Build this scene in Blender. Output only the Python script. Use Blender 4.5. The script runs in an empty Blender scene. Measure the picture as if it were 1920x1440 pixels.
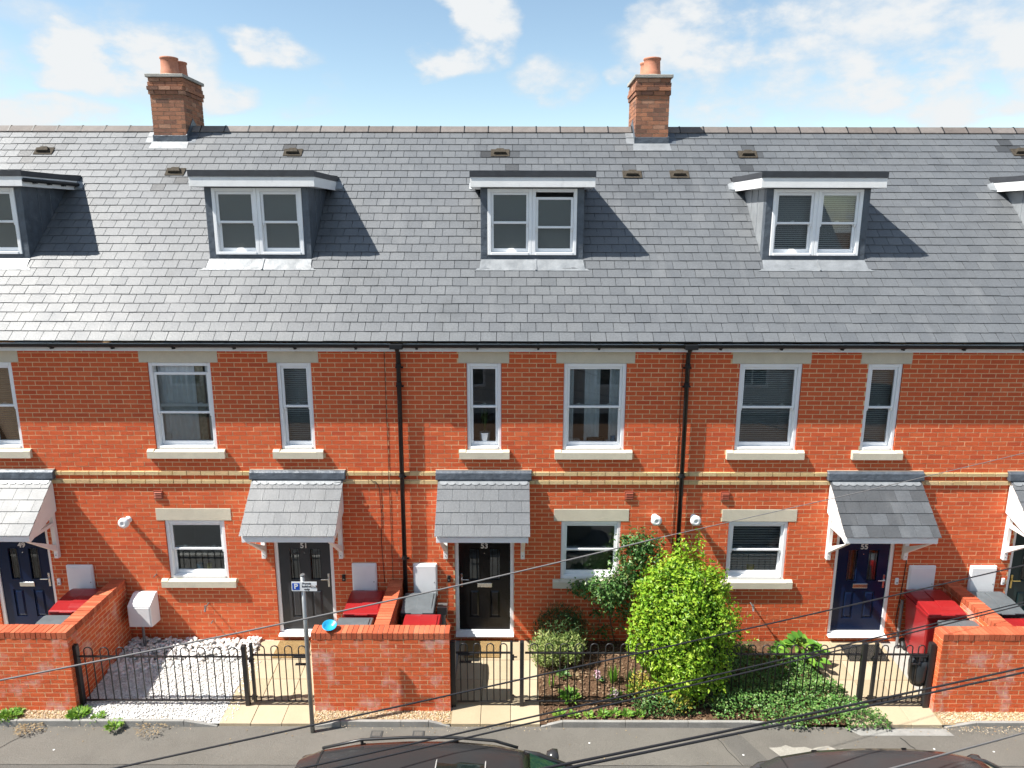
import bpy, math, random
from mathutils import Matrix, Vector, Euler, noise as mnoise
R = math.radians
rnd = random.Random(7)
scene = bpy.context.scene
COL = scene.collection

# ------------------------------------------------------------------ camera
cam_data = bpy.data.cameras.new('camera')
cam_data.sensor_fit = 'HORIZONTAL'; cam_data.sensor_width = 36.0
cam_data.lens = 1331.0 / 1920.0 * 36.0
cam_data.clip_start = 0.1; cam_data.clip_end = 6000.0
cam = bpy.data.objects.new('camera', cam_data); COL.objects.link(cam)
cam.matrix_world = Matrix.Translation((0, -10.9, 6.78)) @ \
    (Euler((R(90 - 12.25), 0, 0)).to_matrix() @ Matrix.Rotation(R(0.12), 3, 'Z')).to_4x4()
scene.camera = cam

# ------------------------------------------------------------------ light
SUN_DIR = Vector((-3.65, -1.0, 5.05)).normalized()      # towards the sun
sun_data = bpy.data.lights.new('sun', 'SUN')
sun_data.energy = 4.0; sun_data.angle = R(0.5); sun_data.color = (1.0, 0.955, 0.88)
sun = bpy.data.objects.new('sun', sun_data); COL.objects.link(sun)
sun.rotation_euler = SUN_DIR.to_track_quat('Z', 'Y').to_euler()
sun.location = (-20, -10, 30)

scene.render.engine = 'CYCLES'
scene.view_settings.view_transform = 'Standard'
scene.view_settings.look = 'None'
scene.view_settings.gamma = 1.0
scene.view_settings.use_curve_mapping = False
scene.view_settings.exposure = 1.36
scene.cycles.use_denoising = True
scene.cycles.max_bounces = 6
scene.cycles.diffuse_bounces = 3
scene.cycles.glossy_bounces = 3
scene.cycles.transmission_bounces = 4
scene.cycles.use_adaptive_sampling = True
scene.cycles.adaptive_threshold = 0.02
scene.cycles.transparent_max_bounces = 12
scene.cycles.sample_clamp_indirect = 8.0

def px_dir(px, py):
    u = (px - 960) / 1331.0; v = (py - 720) / 1331.0
    c, s = math.cos(R(12.25)), math.sin(R(12.25))
    d = Vector((u, c - v * s, -s - v * c)).normalized()
    return math.atan2(d.x, d.y), math.asin(d.z)

def make_world():
    w = bpy.data.worlds.new('World'); scene.world = w; w.use_nodes = True
    nt = w.node_tree; nt.nodes.clear(); N = nt.nodes.new; Lk = nt.links.new
    out = N('ShaderNodeOutputWorld'); bg = N('ShaderNodeBackground')
    bg.inputs['Strength'].default_value = 0.112
    sky = N('ShaderNodeTexSky'); sky.sky_type = 'NISHITA'; sky.sun_disc = False
    sky.sun_elevation = math.asin(SUN_DIR.z)
    sky.sun_rotation = math.atan2(SUN_DIR.x, SUN_DIR.y)
    sky.altitude = 50; sky.air_density = 1.0; sky.dust_density = 0.15; sky.ozone_density = 2.0
    tc = N('ShaderNodeTexCoord'); sep = N('ShaderNodeSeparateXYZ'); Lk(tc.outputs['Generated'], sep.inputs[0])
    def math_n(op, a, b=None, c=None, clamp=False):
        n = N('ShaderNodeMath'); n.operation = op; n.use_clamp = clamp
        for i, x in enumerate((a, b, c)):
            if x is None: continue
            if isinstance(x, (int, float)): n.inputs[i].default_value = x
            else: Lk(x, n.inputs[i])
        return n.outputs[0]
    def noise_n(vec, scale, detail=5, rough=0.55):
        n = N('ShaderNodeTexNoise'); n.inputs['Scale'].default_value = scale
        n.inputs['Detail'].default_value = detail; n.inputs['Roughness'].default_value = rough
        Lk(vec, n.inputs['Vector']); return n
    az = math_n('ARCTAN2', sep.outputs[0], sep.outputs[1])
    el = math_n('ARCSINE', sep.outputs[2])
    # stretch so that cloud puffs are wider than tall near the horizon
    comb = N('ShaderNodeCombineXYZ'); Lk(az, comb.inputs[0]); Lk(math_n('MULTIPLY', el, 1.7), comb.inputs[1])
    n1 = noise_n(comb.outputs[0], 8.0, 6, 0.52); n2 = noise_n(comb.outputs[0], 3.2, 4, 0.5)
    sepc = N('ShaderNodeSeparateColor'); Lk(n1.outputs['Color'], sepc.inputs[0])
    daz = math_n('MULTIPLY', math_n('SUBTRACT', sepc.outputs[0], 0.5), 0.16)
    del_ = math_n('MULTIPLY', math_n('SUBTRACT', sepc.outputs[1], 0.5), 0.085)
    azd = math_n('ADD', az, daz); eld = math_n('ADD', el, del_)
    # individual clouds standing in the sky over the terrace: (pixel centre, half sizes in pixels, weight)
    clouds = [(205, 112, 105, 52, 1.5), (330, 140, 70, 50, 1.2), (430, 178, 60, 30, 1.1), (60, 208, 120, 30, 1.3),
              (508, 80, 68, 27, 1.25), (905, 30, 60, 70, 1.4), (855, 105, 65, 32, 1.25), (1030, 148, 75, 42, 0.95),
              (1165, 130, 36, 22, 0.75), (80, 16, 80, 26, .55), (228, 26, 40, 22, .5), (1400, 60, 190, 75, 1.15),
              (1650, 70, 260, 95, .95), (1500, 150, 220, 75, .9), (1810, 140, 190, 60, 1.25), (1775, 208, 50, 24, .7), (1870, 40, 150, 80, 1.05),
              (1215, 8, 40, 22, .8), (590, 200, 40, 20, .55), (615, 150, 26, 30, .42), (1320, 205, 60, 20, .4),
              (-150, 90, 120, 60, .9), (-320, 190, 150, 45, .9), (2100, 160, 160, 60, .9)]
    tot = None
    for (px, py, rx, ry, wgt) in clouds:
        a, e = px_dir(px, py); ra, re = rx / 1331.0 * 1.15, ry / 1331.0 * 1.15
        dx = math_n('DIVIDE', math_n('SUBTRACT', azd, a), ra); dy = math_n('DIVIDE', math_n('SUBTRACT', eld, e), re)
        d2 = math_n('ADD', math_n('MULTIPLY', dx, dx), math_n('MULTIPLY', dy, dy))
        m = math_n('MULTIPLY', math_n('SUBTRACT', 1.35, d2, clamp=True), wgt)
        tot = m if tot is None else math_n('MAXIMUM', tot, m)
    # cloud cover over the rest of the sky, same kind of puffs, thickened out of view to add fill light
    far = math_n('MULTIPLY', math_n('SUBTRACT', n2.outputs['Fac'], 0.47), 6.0, clamp=True)
    up = math_n('MULTIPLY', math_n('SUBTRACT', el, 0.31), 8.0, clamp=True)
    side = math_n('MULTIPLY', math_n('SUBTRACT', math_n('ABSOLUTE', az), 0.85), 6.0, clamp=True)
    rest = math_n('MULTIPLY', far, math_n('MAXIMUM', up, side))
    tot = math_n('MAXIMUM', tot, math_n('MULTIPLY', rest, 1.4))
    n3 = noise_n(comb.outputs[0], 22.0, 5, 0.6)
    nn = math_n('MULTIPLY_ADD', n3.outputs['Fac'], 0.4, math_n('MULTIPLY', n1.outputs['Fac'], 0.6))
    soft = math_n('MULTIPLY', tot, math_n('MULTIPLY_ADD', nn, 3.4, -1.0))
    ss = N('ShaderNodeMapRange'); ss.interpolation_type = 'SMOOTHSTEP'
    Lk(soft, ss.inputs[0]); ss.inputs[1].default_value = 0.12; ss.inputs[2].default_value = 1.05
    # cloud body: white with slightly grey bases
    crmp = N('ShaderNodeMixRGB'); Lk(ss.outputs[0], crmp.inputs[0])
    crmp.inputs[1].default_value = (2.45, 2.72, 2.92, 1); crmp.inputs[2].default_value = (3.05, 3.14, 3.2, 1)
    hz = N('ShaderNodeMixRGB'); hz.blend_type = 'MULTIPLY'; hz.inputs[0].default_value = 1.0
    hz.inputs[2].default_value = (0.735, 0.70, 0.615, 1)
    Lk(sky.outputs[0], hz.inputs[1])
    mix = N('ShaderNodeMixRGB'); Lk(ss.outputs[0], mix.inputs[0]); Lk(hz.outputs[0], mix.inputs[1]); Lk(crmp.outputs[0], mix.inputs[2])
    Lk(mix.outputs[0], bg.inputs['Color']); Lk(bg.outputs[0], out.inputs['Surface'])
make_world()

# ------------------------------------------------------------------ helpers: materials
def new_mat(name):
    m = bpy.data.materials.new(name); m.use_nodes = True
    nt = m.node_tree; nt.nodes.clear()
    out = nt.nodes.new('ShaderNodeOutputMaterial'); b = nt.nodes.new('ShaderNodeBsdfPrincipled')
    nt.links.new(b.outputs[0], out.inputs['Surface'])
    return m, nt, b, out

def rgba(c): return (c[0], c[1], c[2], 1.0)

def mat(name, col, rough=0.6, spec=0.3, metal=0.0, ramp=None, mott=0.0, mscale=6.0, fine=0.0, fscale=90.0,
        bump=0.0, bscale=60.0, stain=None, coat=0.0, emit=None, alpha=None, rvar=0.0):
    """ramp: colours picked by the piece's 'tint'; mott / fine: brightness mottling; stain: (colour, scale, low, high, amount)"""
    m, nt, b, out = new_mat(name); N = nt.nodes.new; Lk = nt.links.new
    pos = N('ShaderNodeNewGeometry')
    def noi(scale, detail=4, rg=0.6, vec=None):
        n = N('ShaderNodeTexNoise'); n.inputs['Scale'].default_value = scale; n.inputs['Detail'].default_value = detail
        n.inputs['Roughness'].default_value = rg; Lk(vec or pos.outputs['Position'], n.inputs['Vector']); return n.outputs['Fac']
    if ramp:
        at = N('ShaderNodeAttribute'); at.attribute_name = 'tint'
        cr = N('ShaderNodeValToRGB'); e = cr.color_ramp.elements
        n = len(ramp)
        e[0].position = 0; e[0].color = rgba(ramp[0]); e[1].position = 1; e[1].color = rgba(ramp[-1])
        for i in range(1, n - 1):
            x = e.new(i / (n - 1)); x.color = rgba(ramp[i])
        Lk(at.outputs['Fac'], cr.inputs[0]); c = cr.outputs[0]
    else:
        rgb = N('ShaderNodeRGB'); rgb.outputs[0].default_value = rgba(col); c = rgb.outputs[0]
    def mod(c, fac, amt):
        mr = N('ShaderNodeMapRange'); Lk(fac, mr.inputs[0]); mr.inputs[1].default_value = 0.25; mr.inputs[2].default_value = 0.75
        mr.inputs[3].default_value = 1 - amt; mr.inputs[4].default_value = 1 + amt
        x = N('ShaderNodeVectorMath'); x.operation = 'SCALE'; Lk(c, x.inputs[0]); Lk(mr.outputs[0], x.inputs['Scale']); return x.outputs[0]
    if mott: c = mod(c, noi(mscale), mott)
    if fine: c = mod(c, noi(fscale, 2), fine)
    if stain:
        for st in (stain if isinstance(stain, list) else [stain]):
            sc, ss, lo, hi, amt = st[:5]
            vec = None
            if len(st) > 5:
                mp = N('ShaderNodeMapping'); mp.inputs['Scale'].default_value = st[5]; Lk(pos.outputs['Position'], mp.inputs[0]); vec = mp.outputs[0]
            mr = N('ShaderNodeMapRange'); Lk(noi(ss, 6, 0.65, vec), mr.inputs[0]); mr.inputs[1].default_value = lo; mr.inputs[2].default_value = hi
            mr.inputs[3].default_value = 0; mr.inputs[4].default_value = amt
            mx = N('ShaderNodeMixRGB'); Lk(mr.outputs[0], mx.inputs[0]); Lk(c, mx.inputs[1]); mx.inputs[2].default_value = rgba(sc); c = mx.outputs[0]
    Lk(c, b.inputs['Base Color'])
    b.inputs['Roughness'].default_value = rough; b.inputs['Metallic'].default_value = metal
    if rvar:
        mr = N('ShaderNodeMapRange'); Lk(noi(mscale, 4), mr.inputs[0]); mr.inputs[1].default_value = .25; mr.inputs[2].default_value = .75
        mr.inputs[3].default_value = rough - rvar; mr.inputs[4].default_value = rough + rvar; Lk(mr.outputs[0], b.inputs['Roughness'])
    b.inputs['Specular IOR Level'].default_value = spec
    if coat: b.inputs['Coat Weight'].default_value = coat; b.inputs['Coat Roughness'].default_value = 0.08
    if bump:
        bp = N('ShaderNodeBump'); bp.inputs['Strength'].default_value = bump; bp.inputs['Distance'].default_value = 0.02
        Lk(noi(bscale, 5), bp.inputs['Height']); Lk(bp.outputs[0], b.inputs['Normal'])
    return m

def glass_mat(name, tint=(0.86, 0.9, 0.9), rough=0.0, refl=1.0, clear=True, body=None):
    m, nt, b, out = new_mat(name); N = nt.nodes.new; Lk = nt.links.new
    nt.nodes.remove(b)
    fr = N('ShaderNodeFresnel'); fr.inputs['IOR'].default_value = 1.6
    mu = N('ShaderNodeMath'); mu.operation = 'MULTIPLY'; mu.inputs[1].default_value = refl; mu.use_clamp = True; Lk(fr.outputs[0], mu.inputs[0])
    gl = N('ShaderNodeBsdfGlossy'); gl.inputs['Roughness'].default_value = rough; gl.inputs['Color'].default_value = (.95, .97, 1, 1)
    tr = N('ShaderNodeBsdfTransparent'); tr.inputs['Color'].default_value = rgba(tint)
    inner = tr.outputs[0]
    if body:
        df = N('ShaderNodeBsdfDiffuse'); df.inputs['Color'].default_value = rgba(body[0])
        nz = N('ShaderNodeTexNoise'); nz.inputs['Scale'].default_value = 160; geo = N('ShaderNodeNewGeometry'); Lk(geo.outputs['Position'], nz.inputs['Vector'])
        bp = N('ShaderNodeBump'); bp.inputs['Strength'].default_value = 0.5; bp.inputs['Distance'].default_value = .004; Lk(nz.outputs['Fac'], bp.inputs['Height'])
        Lk(bp.outputs[0], df.inputs['Normal']); Lk(bp.outputs[0], gl.inputs['Normal'])
        mb = N('ShaderNodeMixShader'); mb.inputs[0].default_value = body[1]; Lk(inner, mb.inputs[1]); Lk(df.outputs[0], mb.inputs[2]); inner = mb.outputs[0]
    mx = N('ShaderNodeMixShader'); Lk(mu.outputs[0], mx.inputs[0]); Lk(inner, mx.inputs[1]); Lk(gl.outputs[0], mx.inputs[2])
    Lk(mx.outputs[0], out.inputs['Surface'])
    return m

def leaf_mat(name, ramp, rough=0.45, trans=0.3):
    m = mat(name, None, rough=rough, spec=0.35, ramp=ramp)
    nt = m.node_tree; N = nt.nodes.new; Lk = nt.links.new
    b = next(n for n in nt.nodes if n.type == 'BSDF_PRINCIPLED'); out = next(n for n in nt.nodes if n.type == 'OUTPUT_MATERIAL')
    src = b.inputs['Base Color'].links[0].from_socket
    t = N('ShaderNodeBsdfTranslucent'); Lk(src, t.inputs['Color'])
    mx = N('ShaderNodeMixShader'); mx.inputs[0].default_value = trans
    Lk(b.outputs[0], mx.inputs[1]); Lk(t.outputs[0], mx.inputs[2]); Lk(mx.outputs[0], out.inputs['Surface'])
    return m

MT = {}
def mats():
    B = MT
    red = [(.52, .088, .034), (.59, .104, .036), (.625, .115, .039), (.65, .126, .042), (.67, .148, .055)]
    B['brick'] = mat('brick_red', None, .82, .25, ramp=red, mott=.07, mscale=3.0, fine=.12, fscale=70, bump=.3, bscale=120,
                     stain=[((.30, .07, .035), 1.6, .58, .84, .32, (1.4, 1, .28)), ((.34, .075, .035), 1.1, .56, .84, .30), ((.55, .22, .12), 2.3, .62, .85, .25)])
    B['brick_wall'] = mat('brick_garden', None, .85, .25, ramp=red, mott=.12, mscale=4.0, fine=.18, fscale=70, bump=.4, bscale=120,
                     stain=[((.66, .50, .46), 3.1, .52, .68, .62, (1, 1, .8)), ((.12, .06, .045), 2.1, .6, .8, .4)])
    B['brick_cap'] = mat('brick_capping', None, .8, .25, ramp=[(.38, .08, .036), (.47, .11, .05), (.52, .16, .08)], mott=.12, mscale=5, fine=.15, bump=.4, bscale=120,
                     stain=((.13, .06, .045), 3.0, .6, .8, .5))
    B['brick_buff'] = mat('brick_buff', None, .82, .25, ramp=[(.53, .37, .19), (.58, .42, .21), (.62, .47, .26), (.56, .36, .19)], mott=.10, mscale=8, fine=.1, bump=.3, bscale=120)
    B['brick_chim'] = mat('brick_chimney', None, .85, .25, ramp=[(.15, .085, .062), (.23, .115, .078), (.32, .15, .092), (.38, .17, .098), (.38, .225, .155)],
                     mott=.2, mscale=9, fine=.2, bump=.4, bscale=100, stain=((.09, .085, .05), 2.2, .55, .75, .5))
    B['mortar'] = mat('mortar', (.74, .52, .30), .92, .2, mott=.15, mscale=5, fine=.12, bump=.3, bscale=150)
    B['mortar_grey'] = mat('mortar_grey', (.36, .29, .22), .92, .2, mott=.2, mscale=6)
    slate = [(.035, .036, .038), (.092, .099, .108), (.105, .113, .123), (.114, .122, .132), (.124, .132, .141), (.14, .147, .155), (.23, .237, .245)]
    B['slate'] = mat('slate', None, .49, .5, ramp=slate, mott=.07, mscale=2.5, fine=.14, fscale=40, bump=.25, bscale=45, rvar=.05,
                     stain=[((.20, .205, .21), 1.3, .56, .78, .40, (1.5, .28, .28)), ((.030, .031, .031), 1.3, .58, .80, .45, (1.0, .6, .6))])
    B['deck'] = mat('roof_deck', (.05, .052, .056), .9, .1)
    B['ridge'] = mat('ridge_tile', None, .7, .3, ramp=[(.13, .11, .10), (.16, .14, .13), (.18, .16, .15)], mott=.15, mscale=8, fine=.15, bump=.3)
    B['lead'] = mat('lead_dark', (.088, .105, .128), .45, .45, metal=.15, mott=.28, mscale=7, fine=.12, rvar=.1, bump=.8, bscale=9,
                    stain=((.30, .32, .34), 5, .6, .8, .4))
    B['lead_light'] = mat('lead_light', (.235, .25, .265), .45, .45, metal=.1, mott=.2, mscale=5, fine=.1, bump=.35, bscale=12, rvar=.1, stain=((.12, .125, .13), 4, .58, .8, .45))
    B['upvc'] = mat('white_upvc', (.85, .86, .87), .32, .5, mott=.03, mscale=4, fine=.02)
    B['upvc_dirty'] = mat('white_fascia', (.79, .79, .785), .4, .45, mott=.06, mscale=5, stain=((.42, .42, .40), 4, .6, .85, .5, (3, 1, 1)))
    B['timber'] = mat('white_timber', (.82, .81, .79), .5, .35, mott=.05, mscale=8)
    B['black_pvc'] = mat('black_pvc', (.012, .013, .015), .45, .35, mott=.2, mscale=6)
    B['black_metal'] = mat('black_metal', (.016, .016, .018), .42, .5, mott=.2, mscale=12)
    B['stone'] = mat('cast_stone', (.60, .545, .43), .8, .25, mott=.08, mscale=5, fine=.08, fscale=120, bump=.2, bscale=120,
                     stain=((.26, .24, .19), 3, .60, .82, .4, (1, 1, 2)))
    B['edging_concrete'] = mat('edging_concrete', (.27, .265, .25), .9, .2, mott=.18, mscale=4, fine=.15, bump=.4, bscale=90, stain=((.13, .12, .10), 3, .55, .8, .5))
    B['concrete'] = mat('concrete', (.36, .35, .32), .9, .2, mott=.15, mscale=4, fine=.15, bump=.4, bscale=90)
    B['slab'] = mat('buff_slab', None, .85, .25, ramp=[(.37, .30, .20), (.41, .335, .225), (.45, .375, .265)], mott=.07, mscale=3, fine=.10, fscale=160, bump=.35, bscale=150,
                    stain=[((.30, .26, .19), 2.2, .62, .85, .35)])
    B['asphalt'] = mat('asphalt', (.155, .145, .128), .9, .25, mott=.14, mscale=1.1, fine=.26, fscale=130, bump=.7, bscale=170,
                    stain=[((.18, .165, .14), .8, .52, .75, .55), ((.075, .073, .07), 1.9, .62, .8, .5)])
    B['asphalt_new'] = mat('asphalt_patch', (.128, .121, .110), .9, .25, mott=.12, mscale=2, fine=.28, fscale=150, bump=.7, bscale=190)
    B['road'] = mat('road_asphalt', (.07, .07, .07), .9, .25, mott=.15, mscale=.8, fine=.25, fscale=130, bump=.6, bscale=150)
    B['soil'] = mat('soil', (.10, .058, .034), .95, .15, mott=.4, mscale=12, fine=.4, fscale=55, bump=1.0, bscale=40,
                    stain=((.20, .13, .08), 9, .55, .75, .6))
    B['mulch'] = mat('mulch_chip', None, .9, .2, ramp=[(.07, .04, .025), (.13, .08, .048), (.2, .13, .08), (.30, .22, .14)], fine=.2)
    B['wgravel'] = mat('white_gravel', (.56, .55, .53), .85, .25, mott=.10, mscale=5, fine=.35, fscale=75, bump=1.0, bscale=75)
    B['wstone'] = mat('white_cobble', None, .7, .3, ramp=[(.58, .54, .47), (.70, .69, .67), (.78, .77, .75), (.80, .79, .77)], fine=.12, fscale=60)
    B['ygravel'] = mat('golden_gravel', None, .8, .3, ramp=[(.32, .18, .09), (.46, .33, .18), (.56, .43, .26), (.60, .52, .40), (.42, .26, .18)], fine=.15)
    B['ybase'] = mat('gravel_bed', (.36, .27, .16), .95, .2, fine=.4, fscale=80, bump=1, bscale=70)
    B['red_bin'] = mat('red_plastic', (.27, .014, .016), .3, .5, mott=.12, mscale=6, fine=.06, stain=((.30, .07, .065), 4, .62, .84, .3))
    B['grey_bin'] = mat('grey_plastic', (.10, .115, .125), .45, .4, mott=.14, mscale=6, stain=((.2, .2, .2), 5, .6, .8, .4))
    B['blk_bin'] = mat('black_plastic', (.02, .024, .028), .4, .4)
    B['rubber'] = mat('rubber', (.02, .02, .02), .8, .2)
    B['steel'] = mat('galvanised_steel', (.30, .31, .31), .42, .5, metal=.75, mott=.12, mscale=10)
    B['chrome'] = mat('chrome', (.75, .75, .74), .18, .5, metal=1)
    B['white_gloss'] = mat('white_plastic', (.78, .79, .80), .3, .5, mott=.03)
    B['vent'] = mat('terracotta_plastic', (.33, .085, .05), .6, .35)
    B['terra'] = mat('terracotta', (.44, .185, .115), .75, .3, mott=.14, mscale=6, fine=.1, stain=((.55, .38, .27), 7, .55, .8, .4))
    B['moss'] = mat('roof_vent', (.060, .050, .038), .9, .2, mott=.35, mscale=30, fine=.3, bump=.6, bscale=60)
    B['coir'] = mat('coir_mat', (.33, .22, .10), .98, .1, fine=.3, fscale=160, mott=.15, mscale=12, bump=1, bscale=200)
    B['rubbermat'] = mat('rubber_mat', (.035, .033, .03), .8, .2, fine=.3)
    B['glass'] = glass_mat('window_glass', (.86, .90, .90), 0.0, 1.2)
    B['frosted'] = glass_mat('obscured_glass', (.35, .38, .37), 0.12, .9, body=((.17, .19, .185), .52))
    B['room'] = mat('room_interior', (.34, .35, .36), .9, .1)
    B['edging'] = mat('roof_edging', (.035, .038, .045), .5, .4, mott=.25, mscale=8)
    B['curtain'] = mat('curtain_grey', (.86, .88, .90), .9, .1, mott=.1)
    B['curtain_b'] = mat('curtain_gold', (.40, .36, .27), .8, .2, mott=.35, mscale=22)
    B['blind'] = mat('blind_slat', (.72, .74, .74), .6, .3)
    B['blind_b'] = mat('blind_tan', (.55, .45, .30), .6, .3)
    B['door_navy'] = mat('door_navy', (.004, .013, .046), .25, .25, fine=.05)
    B['door_grey'] = mat('door_grey', (.040, .043, .049), .32, .35, fine=.05)
    B['door_black'] = mat('door_black', (.006, .006, .007), .25, .35, fine=.05)
    B['door_green'] = mat('door_green', (.010, .028, .030), .3, .35, fine=.05)
    B['brass'] = mat('brass', (.62, .46, .16), .3, .5, metal=.9)
    B['num'] = mat('number_metal', (.62, .62, .60), .4, .5)
    B['sign_white'] = mat('sign_white', (.72, .74, .76), .35, .5)
    B['sign_blue'] = mat('sign_blue', (.012, .07, .42), .35, .5)
    B['sign_black'] = mat('sign_print', (.015, .015, .02), .5, .3)
    B['sign_brown'] = mat('sign_patch', (.10, .055, .045), .5, .3)
    B['bowl'] = mat('blue_plastic', (.02, .33, .58), .3, .5)
    B['bowl_y'] = mat('yellow_plastic', (.75, .62, .12), .35, .5)
    B['cable'] = mat('cable_black', (.02, .02, .023), .5, .4)
    B['cable_grey'] = mat('cable_grey', (.17, .165, .165), .5, .4)
    B['bark'] = mat('bark', (.14, .09, .06), .9, .2, mott=.3, mscale=30)
    B['car1'] = mat('car_paint_black', (.030, .030, .031), .22, .38, coat=.1)
    B['car2'] = mat('car_paint_brown', (.048, .046, .047), .22, .38, metal=.1, coat=.1)
    B['carglass'] = mat('car_glass', (.01, .016, .014), .05, .6)
    B['carglass_g'] = mat('car_windscreen', (.02, .06, .045), .05, .6)
    B['cartrim'] = mat('car_trim', (.02, .02, .021), .35, .5)
    B['carline'] = mat('car_seal_glint', (.42, .41, .39), .4, .5)  # pale to carry the reflection along the sunroof seal
    B['lamp_red'] = mat('lamp_red', (.35, .01, .01), .2, .5)
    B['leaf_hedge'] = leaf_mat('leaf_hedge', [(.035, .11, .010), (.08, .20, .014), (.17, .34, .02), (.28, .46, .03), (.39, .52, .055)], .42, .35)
    B['leaf_rose'] = leaf_mat('leaf_rose', [(.03, .09, .02), (.06, .15, .035), (.10, .22, .06), (.18, .27, .09), (.22, .30, .05)], .35, .25)
    B['leaf_dark'] = leaf_mat('leaf_dark', [(.02, .05, .015), (.035, .08, .022), (.06, .12, .035), (.09, .15, .05)], .5, .2)
    B['leaf_varie'] = leaf_mat('leaf_variegated', [(.06, .13, .03), (.16, .25, .06), (.36, .42, .13), (.5, .52, .24)], .5, .25)
    B['leaf_ivy'] = leaf_mat('leaf_cover', [(.03, .08, .016), (.055, .14, .03), (.09, .21, .045), (.15, .29, .07), (.25, .32, .11)], .35, .2)
    B['leaf_berg'] = leaf_mat('leaf_bergenia', [(.05, .14, .02), (.10, .24, .03), (.20, .36, .05)], .28, .2)
    B['leaf_weed'] = leaf_mat('leaf_weed', [(.06, .16, .02), (.14, .30, .03), (.26, .38, .06)], .45, .3)
    B['leaf_yel'] = leaf_mat('leaf_golden', [(.16, .24, .03), (.34, .36, .05), (.52, .44, .08), (.58, .40, .10)], .45, .3)
    B['leaf_dry'] = leaf_mat('leaf_dry', [(.16, .11, .06), (.28, .20, .11), (.36, .28, .16)], .8, .1)
    B['petal'] = leaf_mat('petal_pink', [(.62, .30, .42), (.72, .45, .55), (.75, .66, .68)], .6, .3)
mats()
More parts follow.
